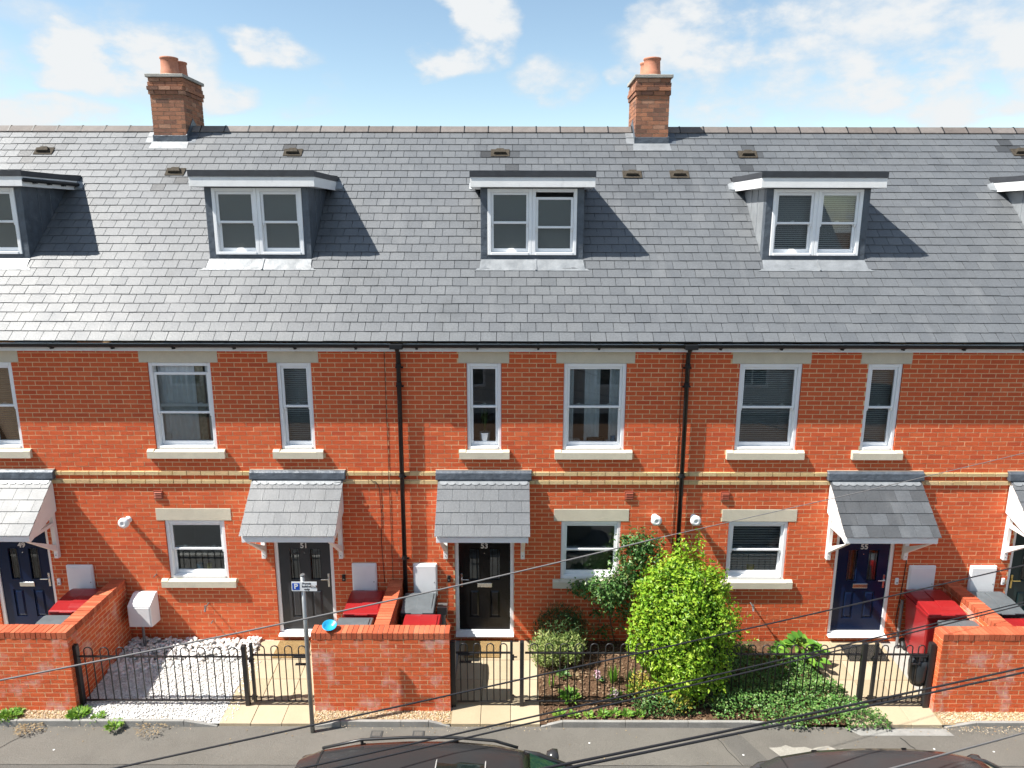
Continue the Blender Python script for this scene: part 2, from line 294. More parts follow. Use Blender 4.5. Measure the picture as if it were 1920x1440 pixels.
# ------------------------------------------------------------------ helpers: meshes
class MB:
    def __init__(s): s.v = []; s.f = []; s.t = []
    def quad(s, a, b, c, d, t=.5):
        n = len(s.v); s.v += [tuple(a), tuple(b), tuple(c), tuple(d)]; s.f.append((n, n + 1, n + 2, n + 3)); s.t.append(t); return s
    def poly(s, pts, t=.5):
        n = len(s.v); s.v += [tuple(p) for p in pts]; s.f.append(tuple(range(n, n + len(pts)))); s.t.append(t); return s
    def box(s, x0, x1, y0, y1, z0, z1, t=.5):
        n = len(s.v)
        s.v += [(x0, y0, z0), (x1, y0, z0), (x1, y1, z0), (x0, y1, z0), (x0, y0, z1), (x1, y0, z1), (x1, y1, z1), (x0, y1, z1)]
        for q in ((3, 2, 1, 0), (4, 5, 6, 7), (0, 1, 5, 4), (1, 2, 6, 5), (2, 3, 7, 6), (3, 0, 4, 7)):
            s.f.append(tuple(n + i for i in q)); s.t.append(t)
        return s
    def hexa(s, p, t=.5):
        """8 corners in box order"""
        n = len(s.v); s.v += [tuple(q) for q in p]
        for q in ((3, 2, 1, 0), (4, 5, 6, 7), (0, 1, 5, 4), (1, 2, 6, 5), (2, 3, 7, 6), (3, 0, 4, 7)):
            s.f.append(tuple(n + i for i in q)); s.t.append(t)
        return s
    def prism_x(s, prof, x0, x1, t=.5):
        """profile [(y,z)...] pushed along x"""
        n = len(s.v); k = len(prof)
        s.v += [(x0, y, z) for y, z in prof] + [(x1, y, z) for y, z in prof]
        s.f.append(tuple(range(n + k - 1, n - 1, -1))); s.f.append(tuple(range(n + k, n + 2 * k))); s.t += [t, t]
        for i in range(k):
            j = (i + 1) % k; s.f.append((n + i, n + j, n + k + j, n + k + i)); s.t.append(t)
        return s
    def prism_y(s, prof, y0, y1, t=.5):
        """profile [(x,z)...] pushed along y"""
        n = len(s.v); k = len(prof)
        s.v += [(x, y0, z) for x, z in prof] + [(x, y1, z) for x, z in prof]
        s.f.append(tuple(range(n, n + k))); s.f.append(tuple(range(n + 2 * k - 1, n + k - 1, -1))); s.t += [t, t]
        for i in range(k):
            j = (i + 1) % k; s.f.append((n + j, n + i, n + k + i, n + k + j)); s.t.append(t)
        return s
    def tube(s, pts, r, seg=8, t=.5, caps=True):
        """round bar along a polyline; r number or list"""
        P = [Vector(p) for p in pts]; n0 = len(s.v); rs = r if isinstance(r, (list, tuple)) else [r] * len(P)
        up = None
        for i, p in enumerate(P):
            d = (P[min(i + 1, len(P) - 1)] - P[max(i - 1, 0)]).normalized()
            if up is None:
                a = Vector((0, 0, 1)) if abs(d.z) < .9 else Vector((0, 1, 0))
                u = d.cross(a).normalized()
            else:
                u = (up - d * up.dot(d)).normalized()
            up = u; w = d.cross(u)
            for k in range(seg):
                a = 2 * math.pi * k / seg; q = p + (u * math.cos(a) + w * math.sin(a)) * rs[i]; s.v.append(tuple(q))
        for i in range(len(P) - 1):
            for k in range(seg):
                j = (k + 1) % seg; a = n0 + i * seg
                s.f.append((a + k, a + j, a + seg + j, a + seg + k)); s.t.append(t)
        if caps:
            s.f.append(tuple(n0 + k for k in range(seg - 1, -1, -1))); e = n0 + (len(P) - 1) * seg
            s.f.append(tuple(e + k for k in range(seg))); s.t += [t, t]
        return s
    def lathe(s, c, prof, seg=20, t=.5, axis='z'):
        """profile [(r, h)] turned about an axis through c"""
        n0 = len(s.v)
        for r, h in prof:
            for k in range(seg):
                a = 2 * math.pi * k / seg; u, w = r * math.cos(a), r * math.sin(a)
                s.v.append((c[0] + u, c[1] + w, c[2] + h) if axis == 'z' else (c[0] + u, c[1] - h, c[2] + w) if axis == 'y' else (c[0] + h, c[1] + u, c[2] + w))
        for i in range(len(prof) - 1):
            for k in range(seg):
                j = (k + 1) % seg; a = n0 + i * seg; s.f.append((a + k, a + j, a + seg + j, a + seg + k)); s.t.append(t)
        return s
    def mesh(s, name, smooth=False):
        if smooth:                                             # share corners so that shading runs smoothly
            seen = {}; remap = []; vv = []
            for p in s.v:
                k = (round(p[0], 5), round(p[1], 5), round(p[2], 5))
                if k not in seen: seen[k] = len(vv); vv.append(p)
                remap.append(seen[k])
            ff, tt = [], []
            for f, t in zip(s.f, s.t):
                g = []
                for i in f:
                    if not g or g[-1] != remap[i]: g.append(remap[i])
                if len(g) > 1 and g[0] == g[-1]: g.pop()
                if len(g) > 2 and len(set(g)) == len(g): ff.append(tuple(g)); tt.append(t)
            s.v, s.f, s.t = vv, ff, tt
        me = bpy.data.meshes.new(name); me.from_pydata(s.v, [], s.f)
        at = me.attributes.new('tint', 'FLOAT', 'FACE'); at.data.foreach_set('value', s.t)
        if smooth: me.polygons.foreach_set('use_smooth', [True] * len(me.polygons))
        me.update(); return me

WORLD = {}
def attach(o, parent):
    COL.objects.link(o)
    if parent is not None:
        o.parent = parent; o.matrix_parent_inverse = WORLD[parent.name].inverted()
    WORLD[o.name] = o.matrix_basis.copy() if parent is None or True else None
    return o
def fin(mb, name, m, parent=None, smooth=False, bevel=0.0, loc=None, seg=2, auto=False):
    """link the collected shapes as ONE mesh object"""
    me = mb.mesh(name, smooth); me.materials.append(MT[m] if isinstance(m, str) else m)
    o = bpy.data.objects.new(name, me)
    attach(o, parent)
    if bevel:
        b = o.modifiers.new('bevel', 'BEVEL'); b.width = bevel; b.segments = seg; b.limit_method = 'ANGLE'; b.angle_limit = R(40)
    return o
def inst(name, me, parent, M):
    o = bpy.data.objects.new(name, me); o.matrix_basis = M; attach(o, parent); return o
def empty(name, loc):
    o = bpy.data.objects.new(name, None); o.location = loc; o.empty_display_size = .2
    o.matrix_basis = Matrix.Translation(loc); attach(o, None); WORLD[o.name] = Matrix.Translation(loc); return o
def tag(o, label=None, cat=None, group=None, kind=None):
    if label: o['label'] = label
    if cat: o['category'] = cat
    if group: o['group'] = group
    if kind: o['kind'] = kind
    return o
def text_obj(name, s, m, parent, loc, size, rot=(R(90), 0, 0), ext=.003, align='CENTER', bold=0.0, sx=1.0):
    cu = bpy.data.curves.new(name, 'FONT'); cu.body = s; cu.size = size; cu.extrude = ext; cu.align_x = align; cu.align_y = 'CENTER'; cu.offset = bold
    tmp = bpy.data.objects.new('tmp', cu); COL.objects.link(tmp); bpy.context.view_layer.update()
    me = bpy.data.meshes.new_from_object(tmp.evaluated_get(bpy.context.evaluated_depsgraph_get())); bpy.data.objects.remove(tmp); bpy.data.curves.remove(cu)
    me.name = name; me.materials.clear(); me.materials.append(MT[m]); o = bpy.data.objects.new(name, me)
    o.matrix_basis = Matrix.Translation(loc) @ Euler(rot).to_matrix().to_4x4() @ Matrix.Diagonal((sx, 1, 1, 1)); attach(o, parent); return o

UNIT = {}
def unit_box(kind, m, k, n):
    """shared meshes of a 1x1x1 block, one for each tint"""
    key = (kind, k)
    if key not in UNIT:
        mb = MB().box(-.5, .5, -.5, .5, -.5, .5, t=(k + .5) / n); me = mb.mesh(kind); me.materials.append(MT[m]); UNIT[key] = me
    return UNIT[key]

def free_spans(a, b, holes):
    """[a,b] minus holes"""
    out = [(a, b)]
    for h0, h1 in holes:
        nxt = []
        for s0, s1 in out:
            if h1 <= s0 or h0 >= s1: nxt.append((s0, s1)); continue
            if h0 > s0: nxt.append((s0, h0))
            if h1 < s1: nxt.append((h1, s1))
        out = nxt
    return [s for s in out if s[1] - s[0] > .012]

def gz(y):
    """height of the front gardens, which fall towards the pavement"""
    if y > 0: return -.05
    if y > -1.87: return -.05 + .1 * y
    return -.237 - .02 * (-1.87 - y)

def clip_px(x, y, z):
    """is the point inside the camera's picture"""
    q = Vector((x, y + 10.9, z - 6.78)); c, s = math.cos(R(12.25)), math.sin(R(12.25))
    Z = q.y * c - q.z * s; u = 1331 * q.x / Z; v = 1331 * (-q.y * s - q.z * c) / Z
    return abs(u) < 960 and abs(v) < 720, Z
# ------------------------------------------------------------------ the terrace
EAVE_Y, EAVE_Z, PITCH, GAUGE, SLATE_W = -.20, 5.106, R(43.75), .187, .2395
RIDGE_Y = 3.54
E2 = Vector((0, math.cos(PITCH), math.sin(PITCH))); NR = Vector((0, -math.sin(PITCH), math.cos(PITCH)))
def on_roof(x, sl, n=0.0): return Vector((x, EAVE_Y, EAVE_Z)) + E2 * sl + NR * n
RIDGE_SL = (RIDGE_Y - EAVE_Y) / math.cos(PITCH)
LV = []                                                    # course boundaries, top to bottom
def course_table():
    z = [4.745 + .0742 * k for k in (3, 2, 1, 0)]
    z += [4.745 - (4.745 - 2.967) / 24 * k for k in range(1, 25)]
    z += [2.967 - (2.967 - 2.112) / 12 * k for k in range(1, 13)]
    z += [2.112 - (2.112 - 1.082) / 14 * k for k in range(1, 15)]
    while z[-1] > -.32: z.append(z[-1] - .0736)
    return z
LV = course_table()
BUFF_TOPS = (LV[27], LV[29])

def pick_largest(items, limit=300):
    """items: (cx, cy, cz, payload). nearest ones that the picture shows go first"""
    sc = []
    for it in items:
        vis, Z = clip_px(it[0], it[1], it[2]); sc.append(((0 if vis else 1), Z))
    order = sorted(range(len(items)), key=lambda i: sc[i])
    keep = set(i for i in order[:limit] if sc[i][0] == 0)
    return [items[i] for i in range(len(items)) if i in keep], [items[i] for i in range(len(items)) if i not in keep]

def brick_face(wall, x0, x1, holes, rng, m='brick', seedx=0.0):
    """stretcher bond over a front wall facing -y; bricks are children of the wall"""
    items = []
    for i in range(len(LV) - 1):
        zt, zb = LV[i], LV[i + 1]; zc = (zt + zb) / 2; buff = any(abs(zt - b) < .001 for b in BUFF_TOPS)
        hs = [(h[0], h[1]) for h in holes if h[2] < zc < h[3]]
        off = (.1125 if i % 2 else 0) + .05
        k0 = math.floor((x0 - off) / .225) - 1
        for k in range(k0, int((x1 - off) / .225) + 2):
            a, b = off + k * .225, off + k * .225 + .213
            if not x0 <= (a + b) / 2 < x1: continue
            for s0, s1 in free_spans(a, b, hs):
                if s1 - s0 < .02: continue
                t = min(.999, max(0, rng.gauss(.52, .21)))
                if buff: y0 = -.026 + rng.uniform(-.002, .002)
                else: y0 = rng.uniform(-.0011, .0011)
                items.append(((s0 + s1) / 2, 0, zc, (s0, s1, y0, zb + .0057 + rng.uniform(-.0012, .0012), zt - .0057 + rng.uniform(-.0012, .0012), t, buff)))
    def split(sel, nm, mt, cnt):
        big, rest = pick_largest(sel, cnt)
        for it in big:
            s0, s1, y0, z0, z1, t, bf = it[3]; n = 8 if not bf else 5
            me = unit_box('brick_' + mt, mt, int(t * n), n)
            M = Matrix.Translation(((s0 + s1) / 2, y0 + .03, (z0 + z1) / 2)) @ Euler((rng.gauss(0, .003), 0, rng.gauss(0, .0035))).to_matrix().to_4x4() @ Matrix.Diagonal((s1 - s0, .06, z1 - z0, 1))
            inst(nm, me, wall, M)
        if rest:
            mb = MB()
            for it in rest:
                s0, s1, y0, z0, z1, t, bf = it[3]; j = rng.gauss(0, .0004)
                mb.hexa([(s0, y0 - j, z0), (s1, y0 + j, z0), (s1, y0 + .06, z0), (s0, y0 + .06, z0), (s0, y0 - j, z1), (s1, y0 + j, z1), (s1, y0 + .06, z1), (s0, y0 + .06, z1)], t)
            tag(fin(mb, 'brickwork' if nm == 'brick' else 'buff_brickwork', mt, wall), kind='stuff')
    split([i for i in items if not i[3][6]], 'brick', m, 255)
    split([i for i in items if i[3][6]], 'buff_brick', 'brick_buff', 45)

def window(house, cx, z0, z1, w, style, rng, y=.02, drop=0.0, kind='glass', name='window', dorm=False, divide=True):
    """a vertical sliding sash window: frame > two sashes and their panes"""
    x0, x1 = cx - w / 2, cx + w / 2; F = .052 if w < .7 else .056
    mb = MB()
    mb.box(x0, x0 + F, y, y + .14, z0, z1).box(x1 - F, x1, y, y + .14, z0, z1)
    mb.box(x0 + F, x1 - F, y, y + .14, z1 - .055, z1).box(x0 + F, x1 - F, y - .012, y + .14, z0, z0 + .045)
    fr = fin(mb, name, 'upvc', house, bevel=.006)
    zi0, zi1 = z0 + .046, z1 - .056; zm = (zi0 + zi1) / 2; xi0, xi1 = x0 + F + .001, x1 - F - .001
    S = .040
    def sash(za, zb, yy, bottom, horns):
        m = MB(); m.box(xi0, xi0 + S, yy, yy + .045, za, zb).box(xi1 - S, xi1, yy, yy + .045, za, zb)
        m.box(xi0 + S, xi1 - S, yy, yy + .045, za, za + bottom).box(xi0 + S, xi1 - S, yy, yy + .045, zb - .042, zb)
        if horns:
            for xx in (xi0, xi1 - S): m.prism_x([(yy + .004, za), (yy + .040, za), (yy + .040, za - .022), (yy + .022, za - .045), (yy + .004, za - .022)], xx + .003, xx + S - .003)
        fin(m, 'sash', 'upvc', fr, bevel=.005)
        g = MB().box(xi0 + S - .004, xi1 - S + .004, yy + .016, yy + .024, za + bottom - .004, zb - .038)
        fin(g, 'pane', 'frosted' if kind == 'frosted' else 'glass', fr)
    sash(zm - .018 - drop, zi1 - drop, y + .028, .036, True)
    sash(zi0, zm + .020 + (0 if not drop else 0), y + .078, .062, False)
    # catches on the meeting rail
    m = MB()
    for xx in ((cx - w * .25, cx + w * .25) if w > .8 else (cx,)):
        m.box(xx - .03, xx + .03, y + .076, y + .10, zm + .021, zm + .035).box(xx - .012, xx + .022, y + .07, y + .09, zm + .035, zm + .047)
    fin(m, 'catch', 'white_gloss', fr)
    # what hangs behind the glass
    if style in ('blind', 'blind_b', 'venetian'):
        mb = MB(); zz = zi0 + .01; st = .032 if style != 'venetian' else .045
        while zz < zi1 - .02:
            mb.hexa([(xi0, y + .16, zz), (xi1, y + .16, zz), (xi1, y + .180, zz + .012), (xi0, y + .180, zz + .012),
                     (xi0, y + .161, zz + .003), (xi1, y + .161, zz + .003), (xi1, y + .181, zz + .015), (xi0, y + .181, zz + .015)]); zz += st
        fin(mb, 'blind', 'blind' if style != 'blind_b' else 'blind_b', fr)
    if style in ('curtain', 'curtain_gap'):
        def cloth(a, b, yy, mt, nm, amp=.02):
            mb = MB(); n = max(6, int((b - a) / .018)); pr = None
            for i in range(n + 1):
                xx = a + (b - a) * i / n; yv = yy + amp * math.sin(i * 1.35 + rng.random()) + rng.uniform(-.004, .004)
                p = ((xx, yv, zi0 - .1), (xx, yv * 1 + .004, zi1 + .05))
                if pr: mb.quad(pr[0], p[0], p[1], pr[1])
                pr = p
            fin(mb, nm, mt, fr, smooth=True)
        if style == 'curtain':
            cloth(xi0, xi0 + w * .60, y + .165, 'curtain', 'curtain'); cloth(xi0 + w * .60, xi0 + w * .74, y + .155, 'curtain_b', 'curtain'); cloth(xi0 + w * .76, xi1, y + .17, 'curtain', 'curtain')
        else:
            cloth(xi0, xi0 + w * .12, y + .17, 'curtain', 'curtain'); cloth(xi1 - w * .18, xi1, y + .17, 'curtain', 'curtain')
            cloth(xi0 + w * .30, xi0 + w * .55, y + .18, 'curtain', 'curtain', .01)
    return fr

def sill_items(fr, cx, z, w, y, things, rng):
    """small things standing on an inner window sill"""
    for (dx, kind, h, r, mt) in things:
        mb = MB()
        if kind == 'jar': mb.lathe((cx + dx, y, z), [(0, 0), (r, 0), (r * 1.05, h * .3), (r, h), (r * .8, h), (0, h * .98)], 12)
        elif kind == 'box': mb.box(cx + dx - r, cx + dx + r, y - .02, y + .02, z, z + h)
        elif kind == 'plant':
            mb.lathe((cx + dx, y, z), [(0, 0), (r * .8, 0), (r, h * .3), (0, h * .3)], 10)
        fin(mb, 'ornament', mt, fr, smooth=(kind == 'jar'))
        if kind == 'plant':
            lm = MB()
            for i in range(26):
                a = rng.uniform(0, 6.28); b = Vector((cx + dx, y, z + h * .3)); tip = b + Vector((math.cos(a) * r * .8, math.sin(a) * r * .5, h * rng.uniform(.4, .75)))
                sd = Vector((-math.sin(a), math.cos(a), 0)) * .012; md = (b + tip) / 2
                lm.quad(b, md + sd, tip, md - sd, rng.random())
            fin(lm, 'houseplant', 'leaf_rose', fr)

def stone_lintel(house, x0, x1, z0, z1):
    fin(MB().box(x0, x1, -.006, .10, z0 + .003, z1 - .003), 'lintel', 'stone', house, bevel=.004)
def stone_sill(house, x0, x1, z0, z1):
    mb = MB()
    prof = [(-.062, z0 + .004), (.10, z0 + .004), (.10, z1), (.02, z1 - .002), (-.062, z1 - .034)]
    mb.prism_x(prof, x0 + .105, x1 - .105)
    for a, b in ((x0, x0 + .1052), (x1 - .1052, x1)):
        mb.prism_x([(-.062, z0 + .0045), (.10, z0 + .0045), (.10, z1 + .001), (-.03, z1 + .001), (-.061, z1 - .030)], a, b)
    fin(mb, 'sill', 'stone', house)

def room(house, cx, z0, z1, w):
    mb = MB(); x0, x1 = cx - w * .75, cx + w * .75; a, b = .20, 1.5; z0 -= .25; z1 += .15
    mb.quad((x0, b, z0), (x0, b, z1), (x1, b, z1), (x1, b, z0)); mb.quad((x0, a, z0), (x0, a, z1), (x0, b, z1), (x0, b, z0)); mb.quad((x1, a, z0), (x1, b, z0), (x1, b, z1), (x1, a, z1))
    mb.quad((x0, a, z1), (x1, a, z1), (x1, b, z1), (x0, b, z1)); mb.quad((x0, a, z0), (x0, b, z0), (x1, b, z0), (x1, a, z0))
    fin(mb, 'room_interior', 'room', house)

def front_door(house, cx, number, leafm, flip, rng, letter=True, gbars=False):
    """flip: handle on the right when +1"""
    z0, z1 = .03, 2.105; W = .985; x0, x1 = cx - W / 2, cx + W / 2; y = .03; F = .062
    mb = MB().box(x0, x0 + F, y, y + .09, z0 + .05, z1).box(x1 - F, x1, y, y + .09, z0 + .05, z1).box(x0 + F, x1 - F, y, y + .09, z1 - F, z1)
    mb.box(x0 + F, x1 - F, y - .005, y + .09, z0 + .05, z0 + .085)
    d = fin(mb, 'door', 'upvc', house, bevel=.006)
    fin(MB().prism_x([(-.075, z0 + .012), (.06, z0 + .012), (.06, z0 + .049), (.02, z0 + .049), (-.075, z0 + .030)], x0 - .0, x1 + .0), 'threshold', 'upvc', d, bevel=.004)
    a, b = x0 + F + .002, x1 - F - .002; zl, zh = z0 + .09, z1 - F - .004; yl = y + .022; LW = b - a
    # the leaf: stiles, rails and a mullion round two lights above and two panels below
    px = (a + LW * .198, a + LW * .406, a + LW * .593, a + LW * .812); zs = (.344, .848, 1.024, 1.603)
    mb = MB(); mb.box(a, px[0], yl, yl + .05, zl, zh).box(px[3], b, yl, yl + .05, zl, zh).box(px[1], px[2], yl, yl + .05, zl, zh)
    for u, v in ((px[0], px[1]), (px[2], px[3])):
        for p, q in ((zl, zs[0]), (zs[1], zs[2]), (zs[3], zh)): mb.box(u, v, yl, yl + .05, p, q)
    fin(mb, 'leaf', leafm, d)
    for u, v in ((px[0], px[1]), (px[2], px[3])):
        m = MB().hexa([(u, yl + .016, zs[0]), (v, yl + .016, zs[0]), (v, yl + .05, zs[0]), (u, yl + .05, zs[0]), (u, yl + .016, zs[1]), (v, yl + .016, zs[1]), (v, yl + .05, zs[1]), (u, yl + .05, zs[1])])
        e = .045; m.hexa([(u + .016, yl + .016, zs[0] + .016), (v - .016, yl + .016, zs[0] + .016), (v - .016, yl + .0165, zs[1] - .016), (u + .016, yl + .0165, zs[1] - .016),
                          (u + e, yl + .001, zs[0] + e), (v - e, yl + .001, zs[0] + e), (v - e, yl + .001, zs[1] - e), (u + e, yl + .001, zs[1] - e)])
        fin(m, 'panel', leafm, d)
        fin(MB().box(u + .003, v - .003, yl + .022, yl + .03, zs[2] + .003, zs[3] - .003), 'glazing', 'glass', d)
        m = MB(); g = .013
        m.box(u, u + g, yl - .006, yl + .02, zs[2], zs[3]).box(v - g, v, yl - .006, yl + .02, zs[2], zs[3]).box(u + g, v - g, yl - .006, yl + .02, zs[2], zs[2] + g).box(u + g, v - g, yl - .006, yl + .02, zs[3] - g, zs[3])
        fin(m, 'bead', leafm, d)
        fin(MB().box(u - .05, v + .05, yl + .30, yl + .304, zs[2] - .3, zs[3] + .1), 'inner_screen', 'room', d)
        gm = MB()
        for q in (.28, .72): gm.box(u + (v - u) * q - .004, u + (v - u) * q + .004, yl + .017, yl + .0219, zs[2], zs[3])
        if gbars: gm.box(u, v, yl + .0165, yl + .0215, zs[3] - .125, zs[3] - .117)
        fin(gm, 'glazing_lead', 'black_metal', d)
    if letter: fin(MB().box(cx - .125, cx + .125, yl - .012, yl + .004, zl + .785, zl + .862), 'letter_plate', 'chrome', d, bevel=.005)
    hx = (b - .045) if flip > 0 else (a + .045); hz = zl + .92; mt = 'chrome' if leafm != 'door_green' else 'brass'
    m = MB().box(hx - .016, hx + .016, yl - .012, yl + .002, hz - .13, hz + .11); m.tube([(hx, yl - .006, hz + .02), (hx, yl - .05, hz + .02), (hx - flip * .12, yl - .05, hz + .02)], .010, 8)
    fin(m, 'handle', mt, d, bevel=.003)
    fin(MB().lathe((cx, yl, zl + 1.40), [(.009, 0), (.009, .008), (0, .008)], 10, axis='y'), 'spyhole', 'chrome', d)
    text_obj('number', number, 'num', d, (cx, yl - .006, 1.648), .125, bold=.003)
    return d

def canopy(house, cx, rng, w=1.475, tone=.5):
    """little slated porch roof on white gallows brackets"""
    yw, zw = -.012, 2.865; ye, ze = -.745, 2.175; x0, x1 = cx - w / 2, cx + w / 2
    d = Vector((0, ye - yw, ze - zw)); L = d.length; d.normalize(); nrm = Vector((0, d.z, -d.y))
    if nrm.z < 0: nrm = -nrm
    def P(x, s, n=0): return Vector((x, yw, zw)) + d * s + nrm * n
    ix0, ix1 = x0 + .035, x1 - .035
    # base: boarded wedge with raking side boards
    mb = MB().hexa([P(ix0, 0, -.02), P(ix1, 0, -.02), P(ix1, L - .01, -.02), P(ix0, L - .01, -.02), P(ix0, 0, -.003), P(ix1, 0, -.003), P(ix1, L - .01, -.003), P(ix0, L - .01, -.003)])
    base = fin(mb, 'canopy', 'timber', house)
    fin(MB().box(ix0 - .008, ix1 + .008, ye + .018, ye + .045, ze - .112, ze - .018), 'fascia', 'upvc', base, bevel=.004)
    for xx in (ix0 - .006, ix1 - .018):
        prof = [(ye + .046, ze - .13), (ye + .046, ze - .005), (yw - .004, zw - .022), (yw - .004, zw - .58)]
        m = MB().prism_x(prof, xx, xx + .024)
        fin(m, 'side_board', 'timber', base)
    # underside
    m = MB().hexa([(ix0 + .02, ye + .05, ze - .115), (ix1 - .02, ye + .05, ze - .115), (ix1 - .02, yw - .01, zw - .55), (ix0 + .02, yw - .01, zw - .55),
                   (ix0 + .02, ye + .05, ze - .105), (ix1 - .02, ye + .05, ze - .105), (ix1 - .02, yw - .01, zw - .54), (ix0 + .02, yw - .01, zw - .54)])
    fin(m, 'soffit', 'timber', base)
    rows = 5; g = L / rows; sw = .245
    for r in range(rows):
        s1 = L - g * r + .01; s0 = max(0.0, s1 - g - .07); off = 0 if r % 2 else sw / 2
        xs = [x0] + [x0 + off + sw * k for k in range(0, 9) if x0 + .09 < x0 + off + sw * k < x1 - .09] + [x1]
        for a, b in zip(xs[:-1], xs[1:]):
            t = min(.9, max(.1, rng.gauss(tone, .10))); n0, n1 = .003, .016; j = rng.gauss(0, .0012)
            m = MB().hexa([P(a + .002, s0, n0), P(b - .002, s0, n0), P(b - .002, s1, n1 + j), P(a + .002, s1, n1 - j), P(a + .002, s0, n0 + .006), P(b - .002, s0, n0 + .006), P(b - .002, s1, n1 + .007 + j), P(a + .002, s1, n1 + .007 - j)], t)
            fin(m, 'slate', 'slate', base)
    # lead apron with scalloped edge, dressed over the top slates
    m = MB(); n = 11; ww = (w - .06) / n; hs = .105
    for i in range(n):
        a = x0 + .03 + ww * i; pts = []
        for k in range(9):
            an = math.pi * k / 8; pts.append(P(a + ww / 2 - ww / 2 * math.cos(an), hs + .04 * math.sin(an), .025 + .004 * math.sin(an)))
        m.poly([P(a, -.01, .012)] + pts + [P(a + ww, -.01, .012)])
    fin(m, 'lead_apron', 'lead_light', base)
    fx0, fx1 = x0 - .035, x1 + .035
    m = MB()
    prof = [(.0, zw + .128), (-.034, zw + .128), (-.075, zw + .10), (-.088, zw - .01), (-.07, zw - .03), (0.0, zw - .01)]
    m.prism_x(prof, fx0, fx1)
    fin(m, 'lead_flashing', 'lead', base, bevel=.01)
    fin(MB().box(fx0, fx1, -.032, 0, zw + .1285, zw + .137), 'mortar_fillet', 'mortar_grey', base)
    # brackets
    for sx in (-1, 1):
        bx = cx + sx * .635; m = MB()
        m.box(bx - .034, bx + .034, -.075, -.004, 1.47, zw - .50)
        m.hexa([(bx - .03, -.076, 1.60), (bx + .03, -.076, 1.60), (bx + .03, ye + .10, ze - .165), (bx - .03, ye + .10, ze - .165),
                (bx - .03, -.076, 1.71), (bx + .03, -.076, 1.71), (bx + .03, ye + .05, ze - .125), (bx - .03, ye + .05, ze - .125)])
        m.box(bx - .0335, bx + .0335, ye + .05, -.0765, ze - .125, ze - .07)
        fin(m, 'bracket', 'timber', base, bevel=.005)
        fin(MB().lathe((bx, -.075, 1.53), [(.009, 0), (.009, .005), (0, .005)], 8, axis='y'), 'bolt', 'steel', base)

